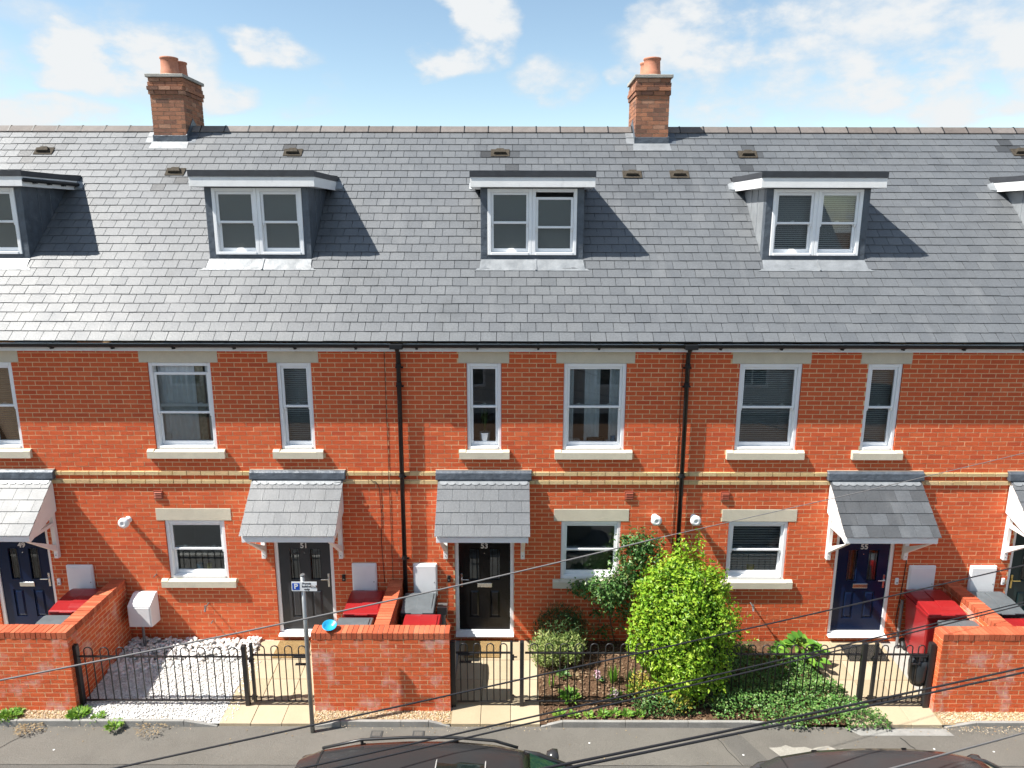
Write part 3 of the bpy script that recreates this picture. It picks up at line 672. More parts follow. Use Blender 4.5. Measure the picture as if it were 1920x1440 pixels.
def lead_sheet(cx, hw, s0, s1, rng, lift=.022, n=14, flare=.02):
    """dressed lead: slightly creased sheet with an uneven lower edge"""
    mb = MB(); rows = []
    for i in range(n + 1):
        u = -1 + 2 * i / n; e = rng.uniform(-.010, .010); b = rng.uniform(-.003, .005); x = cx + u * hw
        rows.append((on_roof(cx + u * (hw + flare), s0 + e, lift - .004 + b), on_roof(cx + u * (hw + flare * .5), (s0 + s1) / 2, lift + .004 + rng.uniform(-.003, .005)), on_roof(x, s1, lift + .006)))
    for a, b in zip(rows[:-1], rows[1:]):
        for k in (0, 1): mb.quad(a[k], b[k], b[k + 1], a[k + 1])
        mb.quad(a[0] - NR * .008, b[0] - NR * .008, b[0], a[0])
    return mb
def dormer(house, cx, rng, style='frosted', drops=(0, 0), gutter_side=False, items=False):
    yf, zb, zt = 1.02, 6.285, 7.45; hw = .845
    y_at = lambda z: EAVE_Y + (z - EAVE_Z) / math.tan(PITCH)
    # lead-clad body: front surround and two cheeks
    fx = .732
    mb = MB().box(cx - hw, cx - fx, yf, yf + .12, zb + .01, zt).box(cx + fx, cx + hw, yf, yf + .12, zb + .01, zt).box(cx - fx, cx + fx, yf, yf + .12, zb - .02, 6.372).box(cx - fx, cx + fx, yf, yf + .12, 7.435, zt + .02)
    body = fin(mb, 'dormer', 'lead', house, bevel=.006)
    for sx in (-1, 1):  # left cheek and welts take paler lead: sunlit side put into the colour
        xo = cx + sx * hw; xi = cx + sx * (hw - .03); a, b = sorted((xo + sx * .0, xi))
        yb_t = y_at(zt + .05); 
        prof = [(yf + .119, zb - .05), (yf + .119, zt), (yb_t, zt), (y_at(zb) + .05, zb - .05)]
        prof = [(yf + .1195, zt + .01), (yb_t + .2, zt + .01), (yf + .1195, y_at and (EAVE_Z + (yf - EAVE_Y) * math.tan(PITCH)) - .06)]
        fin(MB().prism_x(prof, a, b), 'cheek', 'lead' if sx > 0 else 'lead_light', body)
        for yy, z_lo in ((yf + .40, None), (yf + .72, None)):
            zl = EAVE_Z + (yy - EAVE_Y) * math.tan(PITCH)
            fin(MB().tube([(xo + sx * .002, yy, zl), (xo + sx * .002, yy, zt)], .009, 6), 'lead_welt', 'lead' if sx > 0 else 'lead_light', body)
    # flat roof with fascia
    yo = .84; W = 1.0; yb = y_at(7.72) + .05
    r = MB().hexa([(cx - W + .02, yo + .02, 7.615), (cx + W - .02, yo + .02, 7.615), (cx + W - .02, yb, 7.68), (cx - W + .02, yb, 7.68), (cx - W + .02, yo + .02, 7.66), (cx + W - .02, yo + .02, 7.66), (cx + W - .02, yb, 7.735), (cx - W + .02, yb, 7.735)])
    fin(r, 'flat_roof', 'deck', body)
    e = MB().box(cx - W - .008, cx + W + .008, yo - .012, yo + .03, 7.602, 7.69)
    for sx in (-1, 1):
        a, b = sorted((cx + sx * (W + .0078), cx + sx * (W - .03))); ys = y_at(7.70) + .0
        e.hexa([(a, yo + .0305, 7.602), (b, yo + .0305, 7.602), (b, ys, 7.625), (a, ys, 7.625), (a, yo + .0305, 7.689), (b, yo + .0305, 7.689), (b, ys + .08, 7.712), (a, ys + .08, 7.712)])
    fin(e, 'roof_edging', 'edging', body)
    f = MB().box(cx - W, cx + W, yo, yo + .022, 7.448, 7.6015)
    fin(f, 'fascia', 'upvc_dirty', body, bevel=.003)
    for sx in (-1, 1):
        a, b = sorted((cx + sx * W, cx + sx * (W - .022))); ys = y_at(7.50) - .0
        m = MB().hexa([(a, yo + .0222, 7.448), (b, yo + .0222, 7.448), (b, ys, 7.462), (a, ys, 7.462), (a, yo + .0222, 7.6015), (b, yo + .0222, 7.6015), (b, ys + .12, 7.62), (a, ys + .12, 7.62)])
        fin(m, 'side_fascia', 'upvc_dirty', body)
        # white end block where the fascia dies into the slates
        xo = cx + sx * (W - .01)
        fin(MB().hexa([tuple(on_roof(xo - .01, (ys - EAVE_Y) / math.cos(PITCH) - .10, .01)), tuple(on_roof(xo + sx * .12 + .01, (ys - EAVE_Y) / math.cos(PITCH) - .06, .01)), tuple(on_roof(xo + sx * .12 + .01, (ys - EAVE_Y) / math.cos(PITCH) + .12, .01)), tuple(on_roof(xo - .01, (ys - EAVE_Y) / math.cos(PITCH) + .12, .01)),
                       tuple(on_roof(xo - .01, (ys - EAVE_Y) / math.cos(PITCH) - .08, .06)), tuple(on_roof(xo + sx * .12 + .01, (ys - EAVE_Y) / math.cos(PITCH) - .04, .035)), tuple(on_roof(xo + sx * .12 + .01, (ys - EAVE_Y) / math.cos(PITCH) + .10, .035)), tuple(on_roof(xo - .01, (ys - EAVE_Y) / math.cos(PITCH) + .12, .07))]), 'lead_saddle', 'lead_light', body)
    s = MB().box(cx - W + .022, cx + W - .022, yo + .022, yf + .6, 7.452, 7.462)
    fin(s, 'soffit', 'upvc_dirty', body)
    if gutter_side:
        m = MB().tube([(cx + W + .035, yo + .0, 7.545), (cx + W + .035, y_at(7.5) - .02, 7.555)], .033, 10); fin(m, 'gutter', 'black_pvc', body, smooth=True)
        for yy in (yo + .25, yo + .62, yo + 1.0): fin(MB().box(cx + W + .001, cx + W + .06, yy, yy + .05, 7.50, 7.525), 'gutter_clip', 'black_pvc', body)
    # lead apron below
    sl = (yf - EAVE_Y) / math.cos(PITCH)
    m = lead_sheet(cx, hw, sl - .225, sl + .005, rng, .030)
    m.hexa([on_roof(cx + .05, sl - .23, .034), on_roof(cx + .075, sl - .23, .034), on_roof(cx + .075, sl, .038), on_roof(cx + .05, sl, .038), on_roof(cx + .05, sl - .23, .044), on_roof(cx + .075, sl - .23, .044), on_roof(cx + .075, sl, .048), on_roof(cx + .05, sl, .048)])
    m.hexa([on_roof(cx + a, b, .020) for a, b in ((-hw - .10, sl - .235), (hw + .10, sl - .235), (hw + .05, sl - .19), (-hw - .05, sl - .19))] + [on_roof(cx + a, b, .0275) for a, b in ((-hw - .10, sl - .235), (hw + .10, sl - .235), (hw + .05, sl - .19), (-hw - .05, sl - .19))])
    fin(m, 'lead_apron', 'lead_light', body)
    # two sash windows side by side in one frame
    for sx, dr in zip((-1, 1), drops):
        fr = window(body, cx + sx * .3655, 6.373, 7.434, .729, style, rng, y=yf - .012, drop=dr, kind='frosted' if style == 'frosted' else 'glass', name='window_frame')
        if items and sx < 0: sill_items(body, cx + sx * .36, 6.44, .7, yf + .035 + .11, [(.10, 'jar', .12, .03, 'white_gloss'), (-.23, 'jar', .06, .035, 'white_gloss'), (-.02, 'box', .03, .05, 'white_gloss')], rng)
        if items and sx > 0: sill_items(body, cx + sx * .36, 6.44, .7, yf + .035 + .11, [(.17, 'jar', .09, .05, 'terra'), (.05, 'box', .16, .03, 'white_gloss')], rng)
    rm = MB(); rm.quad((cx - .8, yf + .7, 6.2), (cx - .8, yf + .7, 7.5), (cx + .8, yf + .7, 7.5), (cx + .8, yf + .7, 6.2)); fin(rm, 'room_interior', 'room', body)

def chimney(house, x0, x1, y0, y1, ztop, rng):
    zb = 8.1; core = MB().box(x0 + .006, x1 - .006, y0 + .006, y1 - .006, 7.9, ztop + .0)
    ch = fin(core, 'chimney', 'mortar_grey', house)
    ncourse = int((ztop - zb) / .075)
    for i in range(ncourse):
        zt = ztop - i * .075; ex = {0: .008, 1: .02, 2: .036, 3: .02}.get(i, 0)
        a, b, c, d = x0 - ex, x1 + ex, y0 - ex, y1 + ex
        def run(p, q, yy0, yy1, alongx, xx0=None, xx1=None, off=0):
            u = p - off; 
            while u < q - .01:
                s, e = max(u, p), min(u + .215, q)
                if e - s > .02:
                    t = min(.999, max(0, rng.gauss(.5, .27))); n = 6; me = unit_box('brick_chim', 'brick_chim', int(t * n), n)
                    if alongx: M = Matrix.Translation(((s + e) / 2, (yy0 + yy1) / 2, zt - .0375)) @ Matrix.Diagonal((e - s, yy1 - yy0, .066, 1))
                    else: M = Matrix.Translation(((xx0 + xx1) / 2, (s + e) / 2, zt - .0375)) @ Matrix.Diagonal((xx1 - xx0, e - s, .066, 1))
                    inst('brick', me, ch, M)
                u += .225
        o = .1125 if i % 2 else 0
        run(a, b, c, c + .10, True, off=o)
        run(c + .105, d, 0, 0, False, a, a + .10, off=.1125 - o); run(c + .105, d, 0, 0, False, b - .10, b, off=.1125 - o)
    fin(MB().box(x0 - .047, x1 + .047, y0 - .047, y1 + .047, ztop + .002, ztop + .06), 'cap', 'concrete', ch, bevel=.008)
    cx = (x0 + x1) / 2
    for i, yy in enumerate((y0 + .24, y1 - .24)):
        m = MB().lathe((cx, yy, ztop + .061), [(.172, 0), (.165, .10), (.158, .11), (.152, .24), (.15, .29), (.165, .305), (.165, .33), (.135, .33), (.13, .05), (0, .05)], 24)
        fin(m, 'chimney_pot', 'terra', ch, smooth=True)
        fin(MB().lathe((cx, yy, ztop + .061), [(.20, 0), (.17, .03), (.16, .03)], 20), 'flaunching', 'mortar_grey', ch, smooth=True)
    # lead: front apron, step flashings
    zf = EAVE_Z + (y0 - EAVE_Y) * math.tan(PITCH)
    fin(MB().box(x0 - .012, x1 + .012, y0 - .02, y0 + .05, zf - .03, zf + .135), 'front_flashing', 'lead', ch, bevel=.008)
    sl = (y0 - EAVE_Y) / math.cos(PITCH)
    fin(MB().hexa([on_roof(x, s, .018) for x, s in ((x0 - .05, sl - .20), (x1 + .05, sl - .20), (x1 + .03, sl + .02), (x0 - .03, sl + .02))] + [on_roof(x, s, .028) for x, s in ((x0 - .05, sl - .20), (x1 + .05, sl - .20), (x1 + .03, sl + .02), (x0 - .03, sl + .02))]), 'lead_apron', 'lead_light', ch)
    for sx, xo in ((-1, x0), (1, x1)):
        a, b = sorted((xo + sx * .013, xo - sx * .005)); zr = EAVE_Z + (RIDGE_Y - EAVE_Y) * math.tan(PITCH)
        fin(MB().prism_x([(y0 - .021, zf - .03), (RIDGE_Y, zr - .02), (3.68, zr - .06), (3.68, zr + .06), (RIDGE_Y, zr + .17), (y0 - .021, zf + .135)], a, b), 'step_flashing', 'lead', ch)
        c = [(xo + sx * .01, sl - .02), (xo + sx * .16, sl - .02), (xo + sx * .16, RIDGE_SL - .12), (xo + sx * .01, RIDGE_SL - .12)]
        fin(MB().hexa([on_roof(x, s, .018) for x, s in c] + [on_roof(x, s, .026) for x, s in c]), 'soaker', 'lead_light' if sx < 0 else 'lead', ch)  # left one paler: sunny and shaded sides put into the lead colour

def roof_of(house, x0, x1, dorm, chims, vents, rng):
    ridge_y = RIDGE_Y; zr = EAVE_Z + (ridge_y - EAVE_Y) * math.tan(PITCH)
    mb = MB()
    mb.quad((x0, EAVE_Y + .01, EAVE_Z - .004), (x1, EAVE_Y + .01, EAVE_Z - .004), (x1, ridge_y, zr - .01), (x0, ridge_y, zr - .01))
    mb.quad((x0, ridge_y, zr - .01), (x1, ridge_y, zr - .01), (x1, 2 * ridge_y + .27, EAVE_Z), (x0, 2 * ridge_y + .27, EAVE_Z))
    roof = fin(mb, 'roof', 'deck', house)
    items = []
    nrow = int(RIDGE_SL / GAUGE) + 1
    for k in range(nrow):
        s0 = k * GAUGE; s1 = min(s0 + .30, RIDGE_SL - .01); sm = s0 + GAUGE / 2
        if s1 - s0 < .05: continue
        yb = EAVE_Y + sm * math.cos(PITCH); zz = EAVE_Z + sm * math.sin(PITCH)
        hs = []
        if dorm is not None and .99 < yb and zz < 7.60: hs.append((dorm - .85, dorm + .85))
        elif dorm is not None and zz < 7.74 and zz >= 7.60: hs.append((dorm - .99, dorm + .99))
        for c in chims:
            if yb > c[2] - .05: hs.append((c[0], c[1]))
        off = (SLATE_W / 2 if k % 2 else 0) + .03 * math.sin(k * 1.7) * .25
        j0 = math.floor((x0 - off) / SLATE_W) - 1
        for j in range(j0, int((x1 - off) / SLATE_W) + 2):
            g1 = rng.uniform(.0028, .0048); a, b = off + j * SLATE_W + g1, off + (j + 1) * SLATE_W - g1
            cxs = (a + b) / 2
            if not (x0 <= cxs < x1): continue
            for p, q in free_spans(a, b, hs):
                if q - p < .03: continue
                t = rng.gauss(.50, .095); xc = (p + q) / 2
                for vx, vs in vents:                       # algae round the roof vents
                    dd = math.hypot((xc - vx), (sm - vs * GAUGE) * .8)
                    if dd < .75: t -= .55 * (1 - dd / .75) * rng.uniform(.2, 1.3)
                for c in chims:                            # pale run-off below the lead
                    if abs(xc - (c[0] + c[1]) / 2) < .75 and yb < c[2]: t += .30 * math.exp(-(c[2] - yb) / .7) * rng.uniform(.3, 1.1)
                if dorm is not None and abs(xc - dorm) < 1.0 and yb < .85: t += .16 * math.exp(-(.85 - yb) / .5) * rng.uniform(0, 1)
                t = min(.999, max(0, t))
                items.append(((p + q) / 2, yb, zz, (p, q, s0, s1, t, rng.gauss(0, .0075), rng.gauss(0, .006), rng.gauss(0, .004))))
    big, rest = pick_largest(items, 300)
    B3 = Matrix(((1, 0, 0), (0, E2.y, NR.y), (0, E2.z, NR.z)))
    for it in big:
        p, q, s0, s1, t, ja, jb, jr = it[3]; n = 10
        me = unit_box('slate', 'slate', int(t * n), n)
        L = s1 - s0; tilt = -math.atan2(.0185, L) if L > .2 else 0
        c = on_roof((p + q) / 2, (s0 + s1) / 2 + rng.gauss(0, .0015), .0145 if L > .2 else .016)
        M = Matrix.Translation(c) @ (B3 @ Euler((tilt + ja, jb, jr)).to_matrix()).to_4x4() @ Matrix.Diagonal((q - p, L, .0085, 1))
        inst('slate', me, roof, M)
    mb = MB()
    for it in rest:
        p, q, s0, s1, t, ja, jb, jr = it[3]; L = s1 - s0; lo, hi = (.0195, .001) if L > .2 else (.018, .011)
        u = jb * (q - p) / 2
        mb.hexa([on_roof(p, s0, lo - u), on_roof(q, s0, lo + u), on_roof(q, s1, hi + u), on_roof(p, s1, hi - u), on_roof(p, s0, lo - u + .0085), on_roof(q, s0, lo + u + .0085), on_roof(q, s1, hi + u + .0085), on_roof(p, s1, hi - u + .0085)], t)
    tag(fin(mb, 'slate_field', 'slate', roof), kind='stuff')
    # ridge tiles
    u = math.floor(x0 / .46) * .46
    def ridge_tile(a, b):
        m = MB(); th = .014; dy, dz = .135, .118; top = zr + .045
        pr = [(ridge_y - dy, top - dz), (ridge_y - .02, top - .004), (ridge_y + .02, top - .004), (ridge_y + dy, top - dz), (ridge_y + dy, top - dz - th), (ridge_y, top - th - .015), (ridge_y - dy, top - dz - th)]
        m.prism_x(pr, a + .004, b - .004, rng.random())
        o = fin(m, 'ridge_tile', 'ridge', roof)
        fin(MB().prism_x([(ridge_y - dy - .004, top - dz - .002), (ridge_y - .02, top + .006), (ridge_y + .02, top + .006), (ridge_y + dy + .004, top - dz - .002), (ridge_y + dy, top - dz - th), (ridge_y, top - th - .02), (ridge_y - dy, top - dz - th)], b - .016, b + .004), 'ridge_union', 'black_pvc', roof)
    while u < x1:
        c = u + .23
        if x0 <= c < x1:
            for p, q in free_spans(u, u + .46, [(h[0] - .02, h[1] + .02) for h in chims]): ridge_tile(p, q)
        u += .46
    for (vx, vs) in vents:
        w = .175; sl = vs * GAUGE
        m = MB(); c = [(-w, -.12), (w, -.12), (w, .08), (-w, .08)]
        m.hexa([on_roof(vx + a, sl + b, .030) for a, b in c] + [on_roof(vx + a, sl + b, .038) for a, b in c])
        c2 = [(-w * .72, -.07), (w * .72, -.07), (w * .42, .06), (-w * .42, .06)]
        m.hexa([on_roof(vx + a, sl + b, .030) for a, b in c2] + [on_roof(vx + a * .85, sl + b * .8, .085) for a, b in c2])
        m2 = fin(m, 'roof_vent', 'moss', roof, bevel=.012)
        fin(MB().hexa([on_roof(vx + a, sl + b, .030) for a, b in ((-.06, -.075), (.06, -.075), (.05, -.07), (-.05, -.07))] + [on_roof(vx + a, sl + b, .052) for a, b in ((-.06, -.068), (.06, -.068), (.05, -.062), (-.05, -.062))]), 'vent_slot', 'black_pvc', roof)
    # eaves: fascia, soffit, gutter
    fin(MB().box(x0, x1, -.142, -.122, 4.950, 5.075), 'fascia_board', 'upvc_dirty', house)
    fin(MB().box(x0, x1, -.1219, .01, 4.950, 4.962), 'soffit_board', 'upvc', house)
    m = MB(); n = 10; gy, gzc, gr = -.196, 5.074, .058; prev = None
    for k in range(n + 1):
        an = math.pi + math.pi * k / n; p = (gy + gr * math.cos(an), gzc + gr * math.sin(an) * 1.0)
        if prev: m.quad((x0, prev[0], prev[1]), (x1, prev[0], prev[1]), (x1, p[0], p[1]), (x0, p[0], p[1])); 
        prev = p
    m.box(x0, x1, gy - gr - .004, gy - gr + .004, gzc - .004, gzc + .007)
    g = fin(m, 'gutter', 'black_pvc', house)
    for p in range(int(x0 / .93) - 1, int(x1 / .93) + 1):
        xx = p * .93 + .4
        if x0 + .05 < xx < x1 - .05:
            mm = MB()
            for k in range(8):
                an = math.pi * .95 + math.pi * 1.1 * k / 8; an2 = math.pi * .95 + math.pi * 1.1 * (k + 1) / 8; r2 = gr + .007
                mm.quad((xx - .018, gy + r2 * math.cos(an), gzc + r2 * math.sin(an)), (xx + .018, gy + r2 * math.cos(an), gzc + r2 * math.sin(an)), (xx + .018, gy + r2 * math.cos(an2), gzc + r2 * math.sin(an2)), (xx - .018, gy + r2 * math.cos(an2), gzc + r2 * math.sin(an2)))
            mm.box(xx - .015, xx + .015, gy - .01, gy + .055, gzc - .085, gzc - .066)
            fin(mm, 'gutter_bracket', 'black_pvc', house)
    return roof

def downpipe(house, x, zend):
    m = MB()
    m.tube([(x, -.165, 5.03), (x, -.155, 4.99), (x, -.085, 4.93), (x, -.066, 4.90), (x, -.066, zend)], .036, 12)
    p = fin(m, 'downpipe', 'black_pvc', house, smooth=True)
    fin(MB().box(x - .10, x + .10, -.262, -.135, 5.0, 5.082), 'outlet', 'black_pvc', p, bevel=.01)
    for z in (4.72, 4.42, 2.93, 1.5):
        mm = MB().lathe((x, -.066, z), [(.036, -.03), (.043, -.03), (.043, .03), (.036, .03)], 14); fin(mm, 'collar', 'black_pvc', p, smooth=False)
        fin(MB().box(x - .055, x + .065, -.045, -.002, z - .05, z - .025), 'clip', 'black_pvc', p)

def meter_box(house, x0, x1, z0=.775, z1=1.375):
    o = fin(MB().box(x0, x1, -.045, .0, z0, z1), 'meter_box', 'white_gloss', house, bevel=.03, seg=3)
    fin(MB().box(x0 + .022, x1 - .022, -.056, -.0455, z0 + .022, z1 - .04), 'meter_door', 'white_gloss', o, bevel=.012)
    fin(MB().lathe((x1 - .05, -.056, (z0 + z1) / 2 - .03), [(.010, 0), (.010, .004), (0, .004)], 8, axis='y'), 'lock', 'steel', o)

def air_vent(house, cx, cz):
    o = fin(MB().box(cx - .072, cx + .072, -.018, 0, cz - .072, cz - .058).box(cx - .072, cx + .072, -.018, 0, cz + .058, cz + .072).box(cx - .072, cx - .06, -.018, 0, cz - .058, cz + .058).box(cx + .06, cx + .072, -.018, 0, cz - .058, cz + .058), 'air_vent', 'vent', house)
    for k in range(4):
        zz = cz - .05 + k * .028
        fin(MB().hexa([(cx - .06, -.03, zz), (cx + .06, -.03, zz), (cx + .06, -.003, zz + .018), (cx - .06, -.003, zz + .018), (cx - .06, -.03, zz + .006), (cx + .06, -.03, zz + .006), (cx + .06, -.003, zz + .024), (cx - .06, -.003, zz + .024)]), 'louvre', 'vent', o)

def flue(house, x, z):
    o = fin(MB().lathe((x, 0, z), [(.055, 0), (.055, .01), (.042, .012), (.042, .14)], 20, axis='y'), 'boiler_flue', 'white_gloss', house, smooth=True)
    fin(MB().lathe((x, -.13, z), [(.042, -.03), (.080, -.01), (.089, .018), (.085, .04), (.062, .062), (.026, .07), (.020, .055), (0, .055)], 20, axis='y'), 'flue_terminal', 'white_gloss', o, smooth=True)

def overflow(house, x, z, L=.14, tap=False):
    m = MB().tube([(x, .01, z), (x, -L, z - .01)], .011, 8)
    o = fin(m, 'overflow_pipe', 'steel', house)
    if tap: fin(MB().tube([(x, -L + .02, z + .03), (x, -L + .02, z - .02), (x, -L - .01, z - .07)], .016, 8), 'tap', 'steel', o)

GB = (-11.23, -6.60, -1.95, 2.68, 7.31, 11.94)
def wall_with_holes(x0, x1, holes, house):
    mb = MB(); xs = sorted({x0, x1} | {h[0] for h in holes} | {h[1] for h in holes}); zs = sorted({-.42, 4.97} | {h[2] for h in holes} | {h[3] for h in holes})
    for i in range(len(xs) - 1):
        for j in range(len(zs) - 1):
            cx, cz = (xs[i] + xs[i + 1]) / 2, (zs[j] + zs[j + 1]) / 2
            if any(h[0] < cx < h[1] and h[2] < cz < h[3] for h in holes): continue
            mb.quad((xs[i], .0022, zs[j]), (xs[i + 1], .0022, zs[j]), (xs[i + 1], .0022, zs[j + 1]), (xs[i], .0022, zs[j + 1]))
    # party walls and back, so that no light leaks in
    mb.quad((x0 + .001, .003, -.42), (x0 + .001, .003, 4.97), (x0 + .001, 7.1, 4.97), (x0 + .001, 7.1, -.42)); mb.quad((x1 - .001, .003, -.42), (x1 - .001, 7.1, -.42), (x1 - .001, 7.1, 4.97), (x1 - .001, .003, 4.97))
    mb.quad((x0, 7.1, -.42), (x0, 7.1, 4.97), (x1, 7.1, 4.97), (x1, 7.1, -.42))
    return fin(mb, 'front_wall', 'mortar', house)

ZU0, ZU1 = LV[22], 4.745; ZUS = LV[24]; ZG0, ZG1, ZGL, ZGS = 1.082, 2.112, LV[36], LV[55]
def build_house(i, label, big, nar, doorx, number, leafm, flip, dorm, chims, vents, opts):
    rng = random.Random(100 + i); x0, x1 = GB[i], GB[i + 1]
    h = empty('terraced_house', ((x0 + x1) / 2, 0, -.05)); tag(h, label, 'house', 'terraced brick houses')
    holes = []; W, WN = .985, .548
    for cx, w in ((big, W), (nar, WN)):
        holes.append((cx - w / 2, cx + w / 2, ZU0, ZU1)); holes.append((cx - w / 2 - .122, cx + w / 2 + .122, ZU1, 5.0)); holes.append((cx - w / 2 - .128, cx + w / 2 + .128, ZUS, ZU0))
    holes.append((big - W / 2, big + W / 2, ZG0, ZG1)); holes.append((big - W / 2 - .122, big + W / 2 + .122, ZG1, ZGL)); holes.append((big - W / 2 - .128, big + W / 2 + .128, ZGS, ZG0))
    holes.append((doorx - .4925, doorx + .4925, .04, 2.112))
    wall = wall_with_holes(x0, x1, holes, h)
    brick_face(wall, x0, x1, holes, rng, seedx=.05 + .02 * i)
    for cx, w, st, dr in ((big, W, opts['big'], opts.get('drop', 0)), (nar, WN, opts['nar'], 0)):
        fr = window(h, cx, ZU0, ZU1 - .003, w - .006, st, rng, drop=dr); room(h, cx, ZU0, ZU1, w)
        stone_lintel(h, cx - w / 2 - .122, cx + w / 2 + .122, ZU1, 4.960); stone_sill(h, cx - w / 2 - .128, cx + w / 2 + .128, ZUS, ZU0)
        it = opts.get('items_big' if w > .8 else 'items_nar')
        if it: sill_items(fr, cx, ZU0 + .055, w, .18, it, rng)
    fr = window(h, big, ZG0, ZG1 - .003, W - .006, opts['gnd'], rng); room(h, big, ZG0, ZG1, W)
    if opts.get('items_gnd'): sill_items(fr, big, ZG0 + .055, W, .18, opts['items_gnd'], rng)
    stone_lintel(h, big - W / 2 - .122, big + W / 2 + .122, ZG1, ZGL); stone_sill(h, big - W / 2 - .128, big + W / 2 + .128, ZGS, ZG0)
    front_door(h, doorx, number, leafm, flip, rng, opts.get('letter', True), opts.get('gbars', False))
    canopy(h, doorx, rng, tone=opts.get('tone', .5))
    roof_of(h, x0, x1, dorm, [(c[0], c[1], c[2]) for c in chims], vents, rng)
    if dorm is not None: dormer(h, dorm, rng, opts['dorm'], opts.get('ddrops', (0, 0)), opts.get('dgutter', False), opts.get('ditems', False))
    return h, rng

CH1 = (-6.785, -6.165, 3.22, 4.07); CH2 = (2.315, 2.935, 3.20, 4.05)
H49, r49 = build_house(0, 'terraced house numbered 49 with a navy door, leftmost, cut by the frame edge', -10.15, -8.10, -8.14, '49', 'door_navy', 1, -8.82, [CH1], [(-8.76, 23.9)],
    dict(big='blind', nar='blind_b', gnd='blind', dorm='frosted', dgutter=True))
H51, r51 = build_house(1, 'terraced house numbered 51 with a dark grey door beside a white gravel garden', -5.21, -3.418, -3.45, '51', 'door_grey', 1, -4.16, [CH1], [(-4.10, 23.75), (-6.15, 20.8)],
    dict(big='curtain', drop=.105, nar='blind', gnd='none', dorm='frosted', letter=False, gbars=True,
         items_big=[(-.36, 'box', .16, .05, 'white_gloss'), (.28, 'box', .05, .12, 'white_gloss')], items_gnd=[(-.06, 'jar', .13, .05, 'bowl'), (.10, 'jar', .12, .04, 'bowl_y')]))
H53, r53 = build_house(2, 'terraced house numbered 53 with a black door, between the two downpipes', 1.305, -.44, -.453, '53', 'door_black', -1, .325, [CH2], [(-.23, 23.75), (2.18, 20.55)],
    dict(big='curtain_gap', nar='none', gnd='none', dorm='frosted', ddrops=(0, .075), ditems=True,
         items_nar=[(0, 'plant', .62, .09, 'white_gloss')], items_big=[(.05, 'box', .10, .14, 'sign_black'), (-.36, 'jar', .10, .05, 'white_gloss'), (-.25, 'jar', .07, .05, 'white_gloss'), (.33, 'jar', .13, .04, 'bowl'), (.25, 'jar', .05, .05, 'white_gloss')]))
H55, r55 = build_house(3, 'terraced house numbered 55 with a navy door and slatted blinds', 4.055, 5.846, 5.858, '55', 'door_navy', 1, 4.975, [CH2], [(3.04, 20.57), (4.39, 23.6)],
    dict(big='blind', nar='blind', gnd='venetian', dorm='blind', tone=.17, items_gnd=[(-.02, 'jar', .12, .06, 'bowl_y')]))
H57, r57 = build_house(4, 'terraced house with a dark green door at the right frame edge', 10.55, 8.77, 8.77, '57', 'door_green', -1, 9.645, [], [(9.52, 24.0)],
    dict(big='blind', nar='blind', gnd='blind', dorm='frosted'))
chimney(H51, CH1[0], CH1[1], CH1[2], CH1[3], 9.54, r51); chimney(H53, CH2[0], CH2[1], CH2[2], CH2[3], 9.54, r53)
downpipe(H53, -1.765, .0); downpipe(H55, 2.731, .0)
meter_box(H49, -7.40, -6.955, .79, 1.335); meter_box(H51, -2.655, -2.24, .79); meter_box(H53, -1.635, -1.235); meter_box(H55, 6.60, 7.045, .77, 1.355); meter_box(H57, 7.615, 8.06, .77, 1.355)
air_vent(H51, -5.745, 2.56); air_vent(H53, 1.908, 2.567); air_vent(H55, 3.47, 2.557)
flue(H51, -6.28, 2.13); flue(H53, 2.34, 2.19); flue(H55, 2.975, 2.19)
overflow(H51, -5.93, 1.155, .08); overflow(H51, -5.10, .63, .16, True); overflow(H51, -5.06, .30, .07); overflow(H55, 4.02, .66, .16, True)
for h, x, z, m in ((H49, -7.56, 1.02, 'white_gloss'), (H51, -2.80, 1.10, 'black_pvc'), (H53, -1.045, 1.09, 'black_pvc'), (H55, 6.43, 1.06, 'white_gloss'), (H57, 8.20, 1.06, 'white_gloss')):
    o = fin(MB().box(x - .028, x + .028, -.028, 0, z - .06, z + .06), 'doorbell', m, h, bevel=.01)
    fin(MB().lathe((x, -.028, z - .02), [(.014, 0), (.014, .004), (0, .004)], 10, axis='y'), 'push_button', 'steel', o)
# thin wall cables beside the downpipes
fin(MB().tube([(-1.99, -.006, 4.94), (-1.985, -.006, 3.0), (-1.985, -.034, 2.97), (-1.985, -.034, 2.75), (-1.985, -.006, 2.72), (-1.98, -.006, 1.0)], .0035, 6), 'wall_cable', 'black_pvc', H53)
fin(MB().tube([(-2.28, -.033, 2.83), (-2.20, -.033, 2.80), (-2.16, -.033, 2.74), (-2.15, -.008, 2.68), (-2.13, -.006, 2.2), (-2.15, -.006, 1.75), (-2.12, -.006, 1.0)], .0042, 6), 'wall_cable', 'black_pvc', H51)
fin(MB().tube([(2.665, -.006, 4.9), (2.66, -.006, 3.0), (2.66, -.034, 2.96), (2.66, -.034, 2.74), (2.655, -.006, 2.7), (2.64, -.006, 1.0)], .0035, 6), 'wall_cable', 'black_pvc', H53)
fin(MB().tube([(6.56, -.006, 1.7), (6.55, -.006, 1.2), (6.50, -.006, .35), (6.52, -.02, .16), (6.58, -.03, .10)], .007, 6), 'wall_cable', 'black_pvc', H55)
fin(MB().tube([(-4.22, -.05, 2.90), (-4.05, -.11, 2.79), (-3.5, -.13, 2.745), (-2.95, -.12, 2.79), (-2.66, -.09, 2.83)], .005, 6), 'wall_cable', 'black_pvc', H51)
